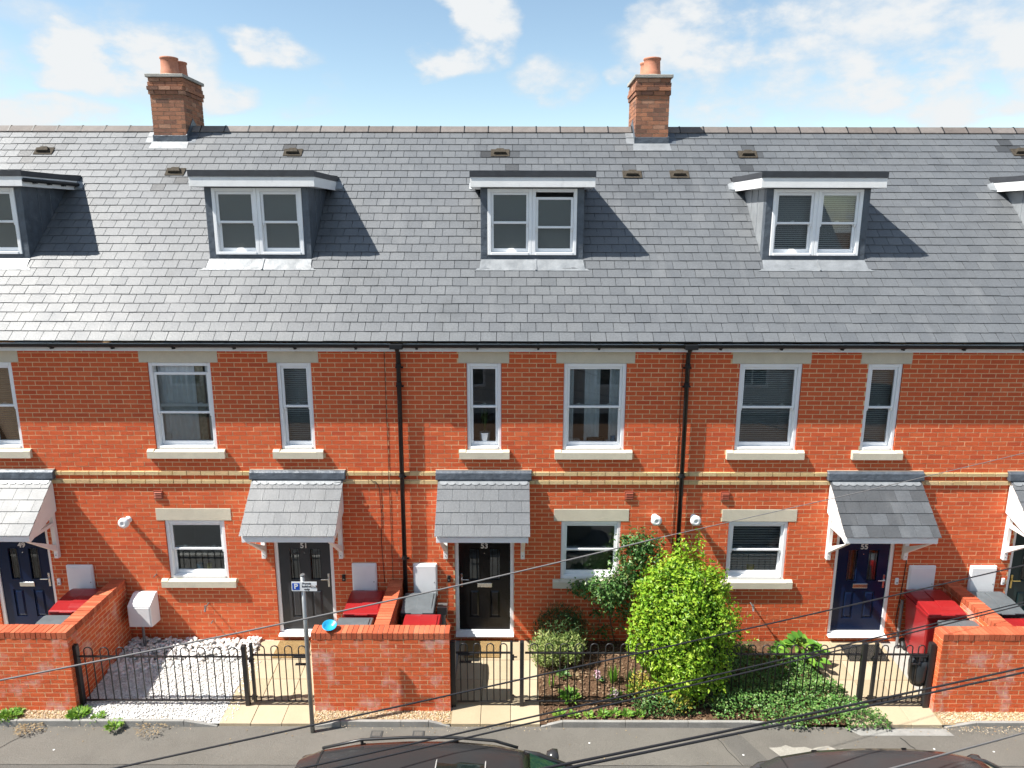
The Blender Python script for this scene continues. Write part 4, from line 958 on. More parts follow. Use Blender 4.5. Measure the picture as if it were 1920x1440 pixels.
# ------------------------------------------------------------------ ground, pavement, gardens
def struct(o): return tag(o, kind='structure')
gs = MB(); S = 2500
gs.quad((-S, -S, -.46), (S, -S, -.46), (S, S, -.46), (-S, S, -.46)); struct(fin(gs, 'ground', 'soil'))
def strip(name, m, x0, x1, ys, dz, n=24, parent=None, jitter=0.0, rng=random.Random(3)):
    """a sheet that follows the fall of the ground between the given y values"""
    mb = MB(); xs = [x0 + (x1 - x0) * i / n for i in range(n + 1)]; H = {}
    for i in range(len(xs)):
        for j in range(len(ys)): H[i, j] = gz(ys[j]) + dz + (rng.uniform(-jitter, jitter) if 0 < i < n and 0 < j < len(ys) - 1 else 0)
    for i in range(n):
        for j in range(len(ys) - 1):
            mb.quad((xs[i], ys[j], H[i, j]), (xs[i + 1], ys[j], H[i + 1, j]), (xs[i + 1], ys[j + 1], H[i + 1, j + 1]), (xs[i], ys[j + 1], H[i, j + 1]), .5)
    return fin(mb, name, m, parent, smooth=jitter > 0)
def pz(y): return -.282 - .02 * (-1.87 - y)
PW = 40
pav = MB().quad((-PW, -3.50, pz(-3.50)), (PW, -3.50, pz(-3.50)), (PW, -1.86, pz(-1.86)), (-PW, -1.86, pz(-1.86)))
pavement = struct(fin(pav, 'pavement', 'asphalt'))
struct(fin(MB().quad((-PW * 3, -10.2, -.42), (PW * 3, -10.2, -.42), (PW * 3, -3.62, -.40), (-PW * 3, -3.62, -.40)), 'road', 'road'))
kerb = struct(empty('kerb', (0, -3.56, -.3)))
for k in range(-13, 14):
    fin(MB().box(k * .915 + .003, k * .915 + .912, -3.62, -3.502, -.42, pz(-3.5) + .004), 'kerb_stone', 'concrete', kerb, bevel=.012)
struct(fin(MB().box(-PW, PW, -12.0, -10.2, -.46, -.29), 'far_pavement', 'asphalt'))
# newer reinstatement strips and cracks in the pavement
def patch(pts, m, dz=.004): 
    fin(MB().poly([(x, y, pz(y) + dz) for x, y in pts]), 'pavement_patch', m, pavement)
patch([(-9, -2.62), (9, -2.62), (9, -3.45), (-9, -3.45)], 'asphalt_new', .003)
patch([(2.95, -2.0), (3.28, -2.02), (3.55, -2.60), (3.15, -2.60)], 'asphalt_new')
rg = random.Random(11); pp = [(3.60, -2.28)]
for i in range(15): pp.append((3.60 + .085 * (i + 1), -2.28 + rg.uniform(-.045, .06) - (.05 if i > 11 else 0)))
pp += [(4.86, -2.42), (3.70, -2.44)]
fin(MB().poly([(x, y, pz(y) + .005) for x, y in pp]), 'pavement_patch', mat('pale_patch', (.30, .285, .25), .95, .2, mott=.15, mscale=9, fine=.2, bump=.5, bscale=90), pavement)
fin(MB().poly([(x, y, pz(y) + .004) for x, y in ((4.85, -1.9), (6.30, -1.9), (6.34, -2.04), (5.0, -2.04))]), 'concrete_strip', 'edging_concrete', pavement)
def crack(pts, w=.006):
    mb = MB()
    for (a, b), (c, d) in zip(pts[:-1], pts[1:]):
        n = Vector((d - b, -(c - a), 0)).normalized() * w
        mb.quad((a - n.x, b - n.y, pz(b) + .0065), (c - n.x, d - n.y, pz(d) + .0065), (c + n.x, d + n.y, pz(d) + .0065), (a + n.x, b + n.y, pz(b) + .0065))
    fin(mb, 'pavement_joint', 'rubber', pavement)
def wob(x0, y0, x1, y1, n, a): return [(x0 + (x1 - x0) * i / n + rg.uniform(-a, a), y0 + (y1 - y0) * i / n + rg.uniform(-a, a)) for i in range(n + 1)]
crack(wob(-6.9, -1.95, -7.3, -2.62, 8, .012), .004); crack(wob(2.9, -2.05, 3.12, -2.6, 8, .012), .004); crack(wob(5.55, -2.1, 5.75, -2.6, 8, .02), .006)
crack(wob(-9, -2.62, 9, -2.62, 90, .006), .003)
for x, y in ((-1.93, -2.03), (-.38 + -.95, -2.03)):
    cv = fin(MB().box(x - .085, x + .085, y - .07, y + .07, pz(y) + .002, pz(y) + .010), 'stop_tap_cover', 'road', pavement, bevel=.006)
    fin(MB().box(x - .06, x + .06, y - .045, y + .045, pz(y) + .0105, pz(y) + .014), 'cover_lid', 'asphalt_new', cv)
rl = random.Random(77); lm = MB()
for i in range(150):
    x = rl.uniform(-8, 8); y = -1.90 - abs(rl.gauss(0, .10)) if rl.random() < .6 else rl.uniform(-3.4, -1.95); s = rl.uniform(.006, .016); a = rl.uniform(0, 6.28)
    lm.poly([(x + s * math.cos(a + k * 2.1), y + s * math.sin(a + k * 2.1), pz(y) + .008 + .003 * (k % 2)) for k in range(3)], rl.random())
tag(fin(lm, 'street_litter', 'leaf_dry'), 'dry leaf bits and grit scattered on the pavement', 'litter', kind='stuff')
gl = MB()
for x, y in ((-7.25, -2.25), (-6.35, -2.35), (-5.5, -2.9), (-6.2, -2.75), (-2.6, -2.35), (3.2, -2.42), (2.6, -2.75), (5.9, -2.3), (6.7, -2.35), (1.1, -2.2), (-4.4, -2.7), (.3, -2.5)):
    gl.poly([(x + .016 * math.cos(k * 1.047), y + .013 * math.sin(k * 1.047), pz(y) + .0062) for k in range(6)])
tag(fin(gl, 'chewing_gum', 'wstone', pavement), kind='stuff')
# front garden beds
YS = [-1.86, -1.62, -1.4, -1.2, -1.0, -.8, -.6, -.4, -.2, 0.0]
struct(strip('gravel_garden', 'wgravel', -6.46, -4.05, YS, -.008, 40, jitter=.006))
struct(strip('flower_bed', 'soil', .42, 2.95, YS, -.012, 40, jitter=.016))
struct(strip('planted_bed', 'soil', 2.95, 5.40, YS, -.012, 40, jitter=.012))
for x0, x1 in ((-11, -6.46), (-2.92, -.88), (6.26, 11.5)): struct(strip('bin_yard', 'concrete', x0, x1, YS, -.014, 8))
for x0, x1 in ((-11, -6.46), (-2.92, -.88), (6.26, 11.5)): struct(strip('gravel_strip', 'ybase', x0, x1, [-1.86, -1.62], -.004, 8))
def slab_path(xs, ys, name='garden_path'):
    p = struct(empty(name, ((xs[0] + xs[-1]) / 2, -.9, gz(-.9)))); r = random.Random(int(xs[0] * 100) % 97)
    for i in range(len(xs) - 1):
        for j in range(len(ys) - 1):
            a, b, c, d = xs[i] + .0035, xs[i + 1] - .0035, ys[j + 1] + .0035, ys[j] - .0035; dz = r.uniform(-.002, .002)
            fin(MB().hexa([(a, c, gz(c) - .06), (b, c, gz(c) - .06), (b, d, gz(d) - .06), (a, d, gz(d) - .06), (a, c, gz(c) + dz), (b, c, gz(c) + dz), (b, d, gz(d) + dz), (a, d, gz(d) + dz)], r.random()), 'paving_slab', 'slab', p, bevel=.004)
    return p
YR = [-.015, -.50, -.95, -1.42, -1.87]
slab_path([-4.25, -3.79, -3.34, -2.905], YR); slab_path([-.88, -.45, -.01, .42], YR); slab_path([4.95, 5.40, 5.83, 6.27], YR)
slab_path([-8.95, -8.5, -8.05, -7.6], [-.015, -.5, -.95, -1.42, -1.87], 'garden_path')
# edging kerbs along the back of the pavement
def edging(xs, ends=(1, 1)):
    e = struct(empty('edging', ((xs[0] + xs[-1]) / 2, -1.86, -.24)))
    for i, (a, b) in enumerate(zip(xs[:-1], xs[1:])):
        zt0 = zt1 = gz(-1.85) + .048; zb = pz(-1.86) - .08
        if i == 0 and ends[0]: zt0 = pz(-1.86) + .012
        if i == len(xs) - 2 and ends[1]: zt1 = pz(-1.86) + .012
        fin(MB().hexa([(a + .002, -1.885, zb), (b - .002, -1.885, zb), (b - .002, -1.835, zb), (a + .002, -1.835, zb), (a + .002, -1.885, zt0), (b - .002, -1.885, zt1), (b - .002, -1.835, zt1), (a + .002, -1.835, zt0)]), 'edging_stone', 'edging_concrete', e, bevel=.006)
edging([-9.0 + .915 * k for k in range(0, 5)] + [-4.75, -4.27], (0, 1)); edging([-2.88, -2.48, -1.6, -1.2, -.89]); edging([.43, .75, 1.66, 2.57, 3.48, 4.3]); edging([6.30, 6.75, 7.66, 8.57, 9.5], (1, 0))

# loose stones
def pebbles(name, m, n, place, rmin, rmax, rng, label, cat, flat=.65, hi=False):
    mb = MB(); g = (1 + 5 ** .5) / 2
    if hi:
        base = [Vector(v).normalized() for v in ((-1, g, 0), (1, g, 0), (-1, -g, 0), (1, -g, 0), (0, -1, g), (0, 1, g), (0, -1, -g), (0, 1, -g), (g, 0, -1), (g, 0, 1), (-g, 0, -1), (-g, 0, 1))]
        faces = [(0, 11, 5), (0, 5, 1), (0, 1, 7), (0, 7, 10), (0, 10, 11), (1, 5, 9), (5, 11, 4), (11, 10, 2), (10, 7, 6), (7, 1, 8), (3, 9, 4), (3, 4, 2), (3, 2, 6), (3, 6, 8), (3, 8, 9), (4, 9, 5), (2, 4, 11), (6, 2, 10), (8, 6, 7), (9, 8, 1)]
    else:
        base = [Vector(v) for v in ((1, 0, 0), (-1, 0, 0), (0, 1, 0), (0, -1, 0), (0, 0, 1), (0, 0, -1))]
        faces = [(0, 2, 4), (2, 1, 4), (1, 3, 4), (3, 0, 4), (2, 0, 5), (1, 2, 5), (3, 1, 5), (0, 3, 5)]
    for i in range(n):
        x, y, dz = place(rng); r = rng.uniform(rmin, rmax); rot = Euler((rng.uniform(-.4, .4), rng.uniform(-.4, .4), rng.uniform(0, 6.28))).to_matrix()
        sc = Vector((r * rng.uniform(.8, 1.3), r * rng.uniform(.7, 1.1), r * rng.uniform(flat - .1, flat + .15))); n0 = len(mb.v); t = rng.random()
        for v in base:
            q = rot @ Vector((v.x * sc.x, v.y * sc.y, v.z * sc.z)) * rng.uniform(.88, 1.12); mb.v.append((x + q.x, y + q.y, gz(y) + dz + q.z + sc.z * .55))
        for f in faces: mb.f.append(tuple(n0 + k for k in f)); mb.t.append(t)
    return tag(fin(mb, name, m, smooth=hi), label, cat, kind='stuff')
def cob(r):
    while True:
        x = r.uniform(-6.44, -4.25); y = r.uniform(-1.0, -.03)
        lim = -.86 + .19 * (x + 6.44) * .95 + r.uniform(-.06, .05)
        if y > lim: return x, y, max(0, (.06 * (y + .9))) * r.random()
pebbles('white_cobbles', 'wstone', 1050, cob, .020, .040, random.Random(5), 'large white cobbles heaped along the house wall in the gravel garden', 'cobbles', hi=True)
def wg(r): return r.uniform(-6.44, -4.25 + (.18 if r.random() < .2 else 0)), r.uniform(-1.84, -.55), 0
pebbles('white_chippings', 'wstone', 8500, wg, .007, .017, random.Random(6), 'small white chippings covering the gravel garden', 'gravel')
for x0, x1, lab in ((-9.4, -6.46, 'golden gravel strip under the leftmost garden wall'), (-2.88, -.90, 'golden gravel strip under the middle garden wall'), (6.3, 9.6, 'golden gravel strip under the right garden wall')):
    pebbles('golden_gravel', 'ygravel', int(900 * (x1 - x0)), lambda r: (r.uniform(x0, x1), r.uniform(-1.835, -1.62), 0), .007, .015, random.Random(int(x0 * 10)), lab, 'gravel')
def litter(r):
    k = r.random()
    if k < .55: x = r.gauss(7.0, .5)
    elif k < .75: x = r.uniform(-7.4, -4.6)
    else: x = r.uniform(-2.9, .6)
    return x, -1.90 - abs(r.gauss(0, .07)), 0
pebbles('spilled_gravel', 'ygravel', 420, litter, .004, .010, random.Random(8), 'gravel spilled over the pavement edge', 'gravel')
def chips(r): return r.uniform(.44, 2.9), r.uniform(-1.82, -.05), .004
pebbles('bark_mulch', 'mulch', 2600, chips, .008, .022, random.Random(9), 'brown bark mulch on the flower bed', 'mulch', flat=.3)

# door mats
o = fin(MB().hexa([(-3.93, -.48, gz(-.48) + .003), (-3.33, -.48, gz(-.48) + .003), (-3.42, -.05, gz(-.05) + .003), (-3.93, -.05, gz(-.05) + .003), (-3.93, -.48, gz(-.48) + .02), (-3.33, -.48, gz(-.48) + .02), (-3.42, -.05, gz(-.05) + .02), (-3.93, -.05, gz(-.05) + .02)]), 'door_mat', 'coir', bevel=.006); tag(o, 'brown coir door mat below the dark grey door of 51', 'door mat')
def bx_mat(x0, x1, y0, y1, m, t=.02): return fin(MB().hexa([(x0, y0, gz(y0) + .003), (x1, y0, gz(y0) + .003), (x1, y1, gz(y1) + .003), (x0, y1, gz(y1) + .003), (x0, y0, gz(y0) + t), (x1, y0, gz(y0) + t), (x1, y1, gz(y1) + t), (x0, y1, gz(y1) + t)]), 'door_mat', m, bevel=.005)
tag(bx_mat(-.78, -.18, -.46, -.04, 'coir'), 'brown coir door mat below the black door of 53', 'door mat')
rm = empty('door_mat', (5.86, -.3, gz(-.3))); tag(rm, 'black rubber grid mat below the navy door of 55', 'door mat')
mb = MB()
for i in range(22):
    x = 5.53 + i * .0305; mb.hexa([(x, -.52, gz(-.52) + .004), (x + .013, -.52, gz(-.52) + .004), (x + .013, -.12, gz(-.12) + .004), (x, -.12, gz(-.12) + .004), (x, -.52, gz(-.52) + .017), (x + .013, -.52, gz(-.52) + .017), (x + .013, -.12, gz(-.12) + .017), (x, -.12, gz(-.12) + .017)])
for j in range(13):
    y = -.52 + j * .0325; mb.hexa([(5.53, y, gz(y) + .005), (6.185, y, gz(y) + .005), (6.185, y + .012, gz(y) + .005), (5.53, y + .012, gz(y) + .005), (5.53, y, gz(y) + .015), (6.185, y, gz(y) + .015), (6.185, y + .012, gz(y) + .016), (5.53, y + .012, gz(y) + .016)])
tag(fin(mb, 'rubber_grid', 'rubbermat', rm), kind='stuff')
# ------------------------------------------------------------------ garden walls
def garden_wall(label, xa, xb, div, seed, ret=None):
    """front wall facing the street with a brick-on-edge capping and a divider running back to the house"""
    r = random.Random(seed); zt = 1.065; cap = .105; yF, yB = -1.62, -1.405; p = .0738
    w = empty('garden_wall', ((xa + xb) / 2, -1.5, gz(-1.6))); tag(w, label, 'wall', 'brick garden walls')
    legs = [(xa, xb, yF, yB, 'x')]
    if div: legs.append((div[0], div[1], yB, -.012, 'y'))
    zb = -.36
    core = MB()
    for a, b, c, d, ax in legs:
        core.box(a + (.007 if ax == 'x' else .0018), b - (.007 if ax == 'x' else .0018), c + .0018, d - .0018 if ax == 'x' else d, zb, zt - cap + .002)
    core_o = fin(core, 'mortar_core', 'mortar', w)
    items = []
    n = int((zt - cap - zb) / p)
    for i in range(n):
        z1 = zt - cap - i * p; z0 = z1 - p + .0115
        for a, b, c, d, ax in legs:
            lo, hi = (a, b) if ax == 'x' else (c, d)
            off = .1125 if i % 2 else 0
            u = lo - off
            while u < hi - .01:
                s, e = max(u, lo), min(u + .213, hi)
                if e - s > .03:
                    for side in (0, 1):
                        j = r.uniform(-.0008, .0008)
                        if ax == 'x': bx = (s, e, c + j if side == 0 else c + .1125, c + .1025 if side == 0 else d + j)
                        else: bx = (a + j if side == 0 else a + .1125, a + .1025 if side == 0 else b + j, s, e)
                        front = (ax == 'x' and side == 0)
                        items.append(((bx[0] + bx[1]) / 2, bx[2], (z0 + z1) / 2 if front else -9, (bx, z0, z1, min(.999, max(0, r.gauss(.6, .22))), front)))
                u += .225
    big = [it for it in items if it[3][4] and clip_px(it[0], it[1], it[2])[0]][:230]; ids = set(id(x) for x in big)
    for it in big:
        bx, z0, z1, t, f = it[3]
        me = unit_box('brick_wall', 'brick_wall', int(t * 8), 8)
        M = Matrix.Translation(((bx[0] + bx[1]) / 2, (bx[2] + bx[3]) / 2, (z0 + z1) / 2)) @ Euler((0, 0, r.gauss(0, .0022))).to_matrix().to_4x4() @ Matrix.Diagonal((bx[1] - bx[0], bx[3] - bx[2], z1 - z0, 1))
        inst('brick', me, w, M)
    mb = MB()
    for it in items:
        if id(it) in ids: continue
        bx, z0, z1, t, f = it[3]; mb.box(bx[0], bx[1], bx[2], bx[3], z0, z1, t)
    tag(fin(mb, 'brickwork', 'brick_wall', w), kind='stuff')
    # capping: bricks on edge
    def capb(x0, x1, y0, y1):
        me = unit_box('brick_cap', 'brick_cap', int(min(.999, max(0, r.gauss(.5, .28))) * 6), 6)
        M = Matrix.Translation(((x0 + x1) / 2, (y0 + y1) / 2, zt - cap / 2 + .006 + r.uniform(-.0025, .0025))) @ Matrix.Diagonal((x1 - x0, y1 - y0, cap - .006, 1)); inst('capping_brick', me, w, M)
    fin(MB().box(xa + .012, xb - .012, yF + .008, yB - .008, zt - cap + .0021, zt - .005), 'capping_mortar', 'mortar_grey', w)
    k = round((xb - xa) / .075); st = (xb - xa) / k
    for i in range(k): capb(xa + i * st + .0045, xa + (i + 1) * st - .0045, yF - .004 + r.uniform(-.003, .003), yB + .004 + r.uniform(-.003, .003))
    if div:
        fin(MB().box(div[0] + .008, div[1] - .008, yB + .005, -.014, zt - cap + .0021, zt - .0052), 'capping_mortar', 'mortar_grey', w)
        L = -.012 - (yB + .006); k = round(L / .075); st = L / k
        for i in range(k): capb(div[0] - .004, div[1] + .004, yB + .006 + i * st + .0045, yB + .006 + (i + 1) * st - .0045)
    return w
garden_wall('brick garden wall round the bins of 49, at the left frame edge', -8.69, -6.45, (-6.665, -6.45), 21)
garden_wall('brick garden wall with the blue bowl on it, between the gates of 51 and 53', -2.915, -.90, (-2.03, -1.815), 22)
garden_wall('brick garden wall with white salt stains, right of the gate of 55', 6.26, 8.275, (7.20, 7.415), 23)

# ------------------------------------------------------------------ hooped railings and gates
FY = -1.50
def hoop_pts(xa, xb, ztop, zbot):
    rr = (xb - xa) / 2; zc = ztop - rr; pts = [(xa, FY, zbot), (xa, FY, zc)]
    for k in range(1, 8):
        an = math.pi - math.pi * k / 8; pts.append(((xa + xb) / 2 + rr * math.cos(an), FY, zc + rr * math.sin(an)))
    return pts + [(xb, FY, zc), (xb, FY, zbot)]
def railing(name, label, cat, x0, x1, n, posts, zt=.76, latch=0, hinge=0, post_w=.030, gate=False):
    g = empty(name, ((x0 + x1) / 2, FY, gz(FY))); tag(g, label, cat, 'hooped gates' if gate else 'hooped railings')
    zr, zb = zt - .15, gz(FY) + (.075 if not gate else .06)
    pitch = (x1 - x0) / n; hw = pitch * .52
    for i in range(n):
        c = x0 + pitch * (i + .5)
        fin(MB().tube(hoop_pts(c - hw / 2, c + hw / 2, zt, zb), .0088, 8), 'hoop', 'black_metal', g, smooth=True)
    for z in (zr, zb): fin(MB().box(x0 - .02, x1 + .02, FY - .015, FY + .015, z - .009, z + .009), 'rail', 'black_metal', g)
    for px, w in posts:
        p = fin(MB().box(px - w, px + w, FY - w, FY + w, gz(FY) - (.05 if not gate or w > .03 else -.05), zt + .035), 'post', 'black_metal', g, bevel=.005)
        fin(MB().box(px - w * .8, px + w * .8, FY - w * .8, FY + w * .8, zt + .0352, zt + .042), 'post_cap', 'black_metal', p)
    if latch:
        lx = x1 - .12 if latch > 0 else x0 + .12
        fin(MB().box(lx - .11, lx + .11, FY - .03, FY + .03, zr - .03, zr - .012), 'latch_bar', 'black_metal', g)
        fin(MB().box(lx - .09, lx + .09, FY - .022, FY + .022, zr - .16, zr - .145), 'latch_plate', 'black_metal', g)
        fin(MB().tube([(lx, FY - .03, zr - .03), (lx, FY - .03, zr - .14)], .009, 8), 'latch_pin', 'black_metal', g)
    if hinge:
        hx = x0 - .055 if hinge < 0 else x1 + .055
        for z in (zr - .07, zb + .08):
            h = MB().tube([(hx - .05, FY, z), (hx + .05, FY, z)], .012, 8).box(hx - .025, hx + .005, FY - .03, FY + .02, z - .04, z + .03); fin(h, 'hinge', 'black_metal', g)
    return g
railing('railing', 'black hooped railing in front of the white gravel garden', 'railing', -6.37, -3.99, 10, [(-6.44, .04), (-3.95, .032)], .755)
railing('gate', 'black hooped gate of 51 by the gravel garden', 'gate', -3.80, -2.99, 4, [(-3.84, .022)], .785, latch=1, hinge=-1, gate=True)
railing('gate', 'black hooped gate of 53 right of the middle brick wall', 'gate', -.80, -.02, 4, [(.0, .020), (-.865, .036)], .83, latch=-1, hinge=1, gate=True)
railing('railing', 'black hooped railing between the gate of 53 and the large green bush', 'railing', .22, 2.90, 12, [(.155, .03), (2.93, .03)], .83)
railing('railing', 'black hooped railing along the ground cover in front of 55', 'railing', 3.02, 5.14, 10, [(2.985, .03), (5.21, .034)], .815)
railing('gate', 'black hooped gate of 55 next to the right brick wall', 'gate', 5.42, 6.14, 4, [(5.385, .024), (6.20, .04)], .815, latch=1, hinge=-1, gate=True)
o = empty('hanging_bag', (6.10, -1.42, .3)); tag(o, 'dark bag hung inside the gate of 55', 'bag')
fin(MB().lathe((6.10, -1.40, .12), [(0, 0), (.09, .0), (.13, .12), (.14, .35), (.13, .42), (.10, .43)], 14), 'bag_body', 'blk_bin', o, smooth=True)
fin(MB().tube([(6.0, -1.40, .54), (6.05, -1.42, .62), (6.15, -1.42, .62), (6.20, -1.40, .54)], .008, 6), 'bag_handle', 'blk_bin', o)

# ------------------------------------------------------------------ wheelie bins
def bin_(label, x, y, rz, body, lid, z, w=.58, d=.72, h=1.02, tilt=0.0, style=0):
    """rz: direction its front looks, 0 = towards the street"""
    b = empty('wheelie_bin', (x, y, z)); tag(b, label, 'bin', 'wheelie bins')
    M = Matrix.Translation((x, y, z)) @ Matrix.Rotation(rz, 4, 'Z')
    def T(mb): mb.v = [tuple(M @ Vector(v)) for v in mb.v]; return mb
    hb = h - .09; w0, d0 = w * .76, d * .72
    m = MB().hexa([(-w0 / 2, -d0 / 2 - .02, .03), (w0 / 2, -d0 / 2 - .02, .03), (w0 / 2, d0 / 2, .03), (-w0 / 2, d0 / 2, .03), (-w / 2, -d / 2, hb), (w / 2, -d / 2, hb), (w / 2, d / 2 - .06, hb), (-w / 2, d / 2 - .06, hb)])
    fin(T(m), 'body', body, b, bevel=.03, seg=3)
    m = MB().box(-w / 2 - .018, w / 2 + .018, -d / 2 - .02, d / 2 - .045, hb - .05, hb + .001); fin(T(m), 'rim', body, b, bevel=.008)
    # lid: crowned, with a raised middle rib and a front lip
    m = MB(); n = 6; prof = [(-d / 2 - .035, hb + .004), (-d / 2 - .03, hb + .035), (-d * .30, hb + .062), (0, hb + .085), (d * .3, hb + .088), (d / 2 - .03, hb + .07), (d / 2 - .02, hb + .004)]
    m.prism_x(prof, -w / 2 - .012, w / 2 + .012)
    l = fin(T(m), 'lid', lid, b, bevel=.016, seg=3)
    m = MB().prism_x([(-d * .42, hb + .05), (-d * .30, hb + .076), (0, hb + .100), (d * .3, hb + .104), (d * .3, hb + .08), (0, hb + .07)], -w * .06, w * .44)
    fin(T(m), 'lid_panel', lid, l, bevel=.008)
    m = MB().box(-w * .18, w * .18, -d / 2 - .06, -d / 2 - .03, hb + .012, hb + .030); fin(T(m), 'lid_grip', lid, l, bevel=.006)
    m = MB().tube([(-w * .42, d / 2 - .0, hb - .02), (w * .42, d / 2 - .0, hb - .02)], .017, 10)
    for xx in (-w * .40, -w * .1, w * .1, w * .40): m.box(xx - .015, xx + .015, d / 2 - .08, d / 2 + .01, hb - .035, hb - .005)
    fin(T(m), 'handle', body if body != 'red_bin' else 'red_bin', b)
    for sx in (-1, 1):
        c = M @ Vector((sx * w * .36, d0 / 2 + .03, .10)); ax = (M.to_3x3() @ Vector((1, 0, 0)))
        m = MB().tube([c - ax * .028, c + ax * .028], .10, 18); wl = fin(m, 'wheel', 'rubber', b)
        fin(MB().tube([c - ax * .031, c + ax * .031], .04, 12), 'hub', 'grey_bin', wl)
    return b
Y = gz
bin_('red wheelie bin in front of the meter box of 49', -6.98, -.42, 0, 'red_bin', 'red_bin', Y(-.5), w=.56, d=.66, h=1.08)
bin_('grey lidded wheelie bin behind the front wall of 49', -7.02, -1.02, 0, 'blk_bin', 'grey_bin', Y(-1.1), w=.52, d=.50, h=1.05)
bin_('red wheelie bin with a sagging lid, below the meter box of 51', -2.36, -.40, 0, 'red_bin', 'red_bin', Y(-.5), w=.56, d=.68, h=1.04)
bin_('grey wheelie bin just behind the blue bowl', -2.42, -1.06, 0, 'blk_bin', 'grey_bin', Y(-1.1), w=.52, d=.50, h=1.04)
bin_('grey wheelie bin at the foot of the downpipe, right of the divider', -1.49, -.42, 0, 'blk_bin', 'grey_bin', Y(-.4), w=.5, d=.56, h=1.03)
bin_('red wheelie bin behind the middle wall, on the side of 53', -1.38, -1.04, 0, 'red_bin', 'red_bin', Y(-1.0), w=.54, d=.56, h=1.06)
bin_('tall red wheelie bin beside the door of 55', 6.80, -.46, 0, 'red_bin', 'red_bin', Y(-.5), w=.58, d=.72, h=1.10)
bin_('grey lidded wheelie bin in the corner of the right garden wall', 6.90, -1.10, 0, 'blk_bin', 'grey_bin', Y(-1.1), w=.52, d=.50, h=1.04)
bin_('grey wheelie bin under the meter box of the green door house', 7.80, -.42, 0, 'blk_bin', 'grey_bin', Y(-.4), w=.56, d=.62, h=1.06)
bin_('red wheelie bin at the right frame edge behind the wall', 7.92, -1.05, 0, 'red_bin', 'red_bin', Y(-1.1), w=.56, d=.52, h=1.04)
# ------------------------------------------------------------------ gas meter housing on its stand, waste pipes
o = empty('gas_meter_box', (-6.12, -.16, gz(-.16))); tag(o, 'white gas meter box on a pipe stand left of the ground window of 51', 'meter box')
fin(MB().prism_x([(-.30, .355), (-.015, .32), (-.015, .86), (-.09, .86), (-.30, .735)], -6.31, -5.93), 'housing', 'white_gloss', o, bevel=.012)
fin(MB().box(-6.29, -5.95, -.309, -.301, .375, .705), 'housing_door', 'white_gloss', o, bevel=.004)
fin(MB().tube([(-6.16, -.17, gz(-.17) - .02), (-6.16, -.17, .335)], [.026, .019], 10), 'stand_pipe', 'cable_grey', o)
o = empty('waste_pipe', (-1.15, -.12, gz(-.1))); tag(o, 'grey soil pipe with a square hopper left of the black door', 'pipe')
fin(MB().tube([(-1.15, -.11, gz(-.1) - .02), (-1.15, -.11, .52)], .05, 12), 'pipe', 'cable_grey', o, smooth=False)
fin(MB().box(-1.235, -1.07, -.19, -.03, .52, .66), 'hopper', 'steel', o, bevel=.008)
o = empty('conduit', (6.55, -.12, gz(-.1))); tag(o, 'grey plastic pipe standing by the tall red bin of 55', 'pipe')
fin(MB().tube([(6.48, -.16, gz(-.16) - .01), (6.54, -.06, .74)], .024, 10), 'pipe', 'cable_grey', o)
fin(MB().box(6.51, 6.57, -.07, -.002, .60, .625), 'clip', 'steel', o)
# ------------------------------------------------------------------ blue bowl on the wall
o = empty('bowl', (-2.66, -1.51, 1.07)); tag(o, 'bright blue plastic bowl on top of the middle garden wall', 'bowl')
Mb = Matrix.Translation((-2.66, -1.52, 1.073)) @ Euler((R(16), R(6), 0)).to_matrix().to_4x4()
m = MB().lathe((0, 0, .022), [(.0, 0), (.05, 0), (.075, .02), (.100, .052), (.106, .054), (.104, .06), (.096, .058), (.070, .026), (.0, .010)], 24); m.v = [tuple(Mb @ Vector(v)) for v in m.v]; fin(m, 'bowl_inside', 'bowl', o, smooth=True)
m = MB().lathe((0, 0, .018), [(.0, 0), (.052, 0), (.080, .024), (.101, .050)], 24); m.v = [tuple(Mb @ Vector(v)) for v in m.v]; fin(m, 'bowl_outside', 'bowl_y', o, smooth=True)
# ------------------------------------------------------------------ parking sign
SX, SY = -2.855, -1.985
o = empty('parking_sign', (SX, SY, pz(SY))); tag(o, 'permit parking sign on a grey post in front of the middle wall', 'sign')
fin(MB().tube([(SX, SY, pz(SY) - .02), (SX, SY, 2.16)], .031, 16), 'post', 'steel', o, smooth=True)
fin(MB().lathe((SX, SY, 2.16), [(.034, 0), (.034, .012), (.03, .02), (0, .02)], 16), 'post_cap', 'steel', o)
pl = fin(MB().box(SX - .145, SX + .20, SY - .045, SY - .039, 1.955, 2.09), 'sign_plate', 'sign_white', o)
fin(MB().box(SX - .10, SX + .10, SY - .0385, SY - .031, 1.99, 2.01).box(SX - .10, SX + .10, SY - .0385, SY - .031, 2.04, 2.06), 'sign_channel', 'steel', o)
fin(MB().box(SX - .135, SX - .035, SY - .0466, SY - .0452, 1.972, 2.072), 'blue_panel', 'sign_blue', pl)
text_obj('letter_p', 'P', 'sign_white', pl, (SX - .085, SY - .0472, 2.022), .105, bold=.003, ext=.0006)
for i, tx in enumerate(('Permit', 'holders', 'only')): text_obj('lettering', tx, 'sign_black', pl, (SX + .062, SY - .0460, 2.066 - i * .042), .043, bold=.0012, ext=.0005)
fin(MB().box(SX + .112, SX + .206, SY - .0480, SY - .0452, 2.008, 2.040), 'zone_patch', 'sign_brown', pl)
text_obj('lettering', '03R', 'sign_white', pl, (SX + .159, SY - .0486, 2.024), .040, bold=.001, ext=.0005)

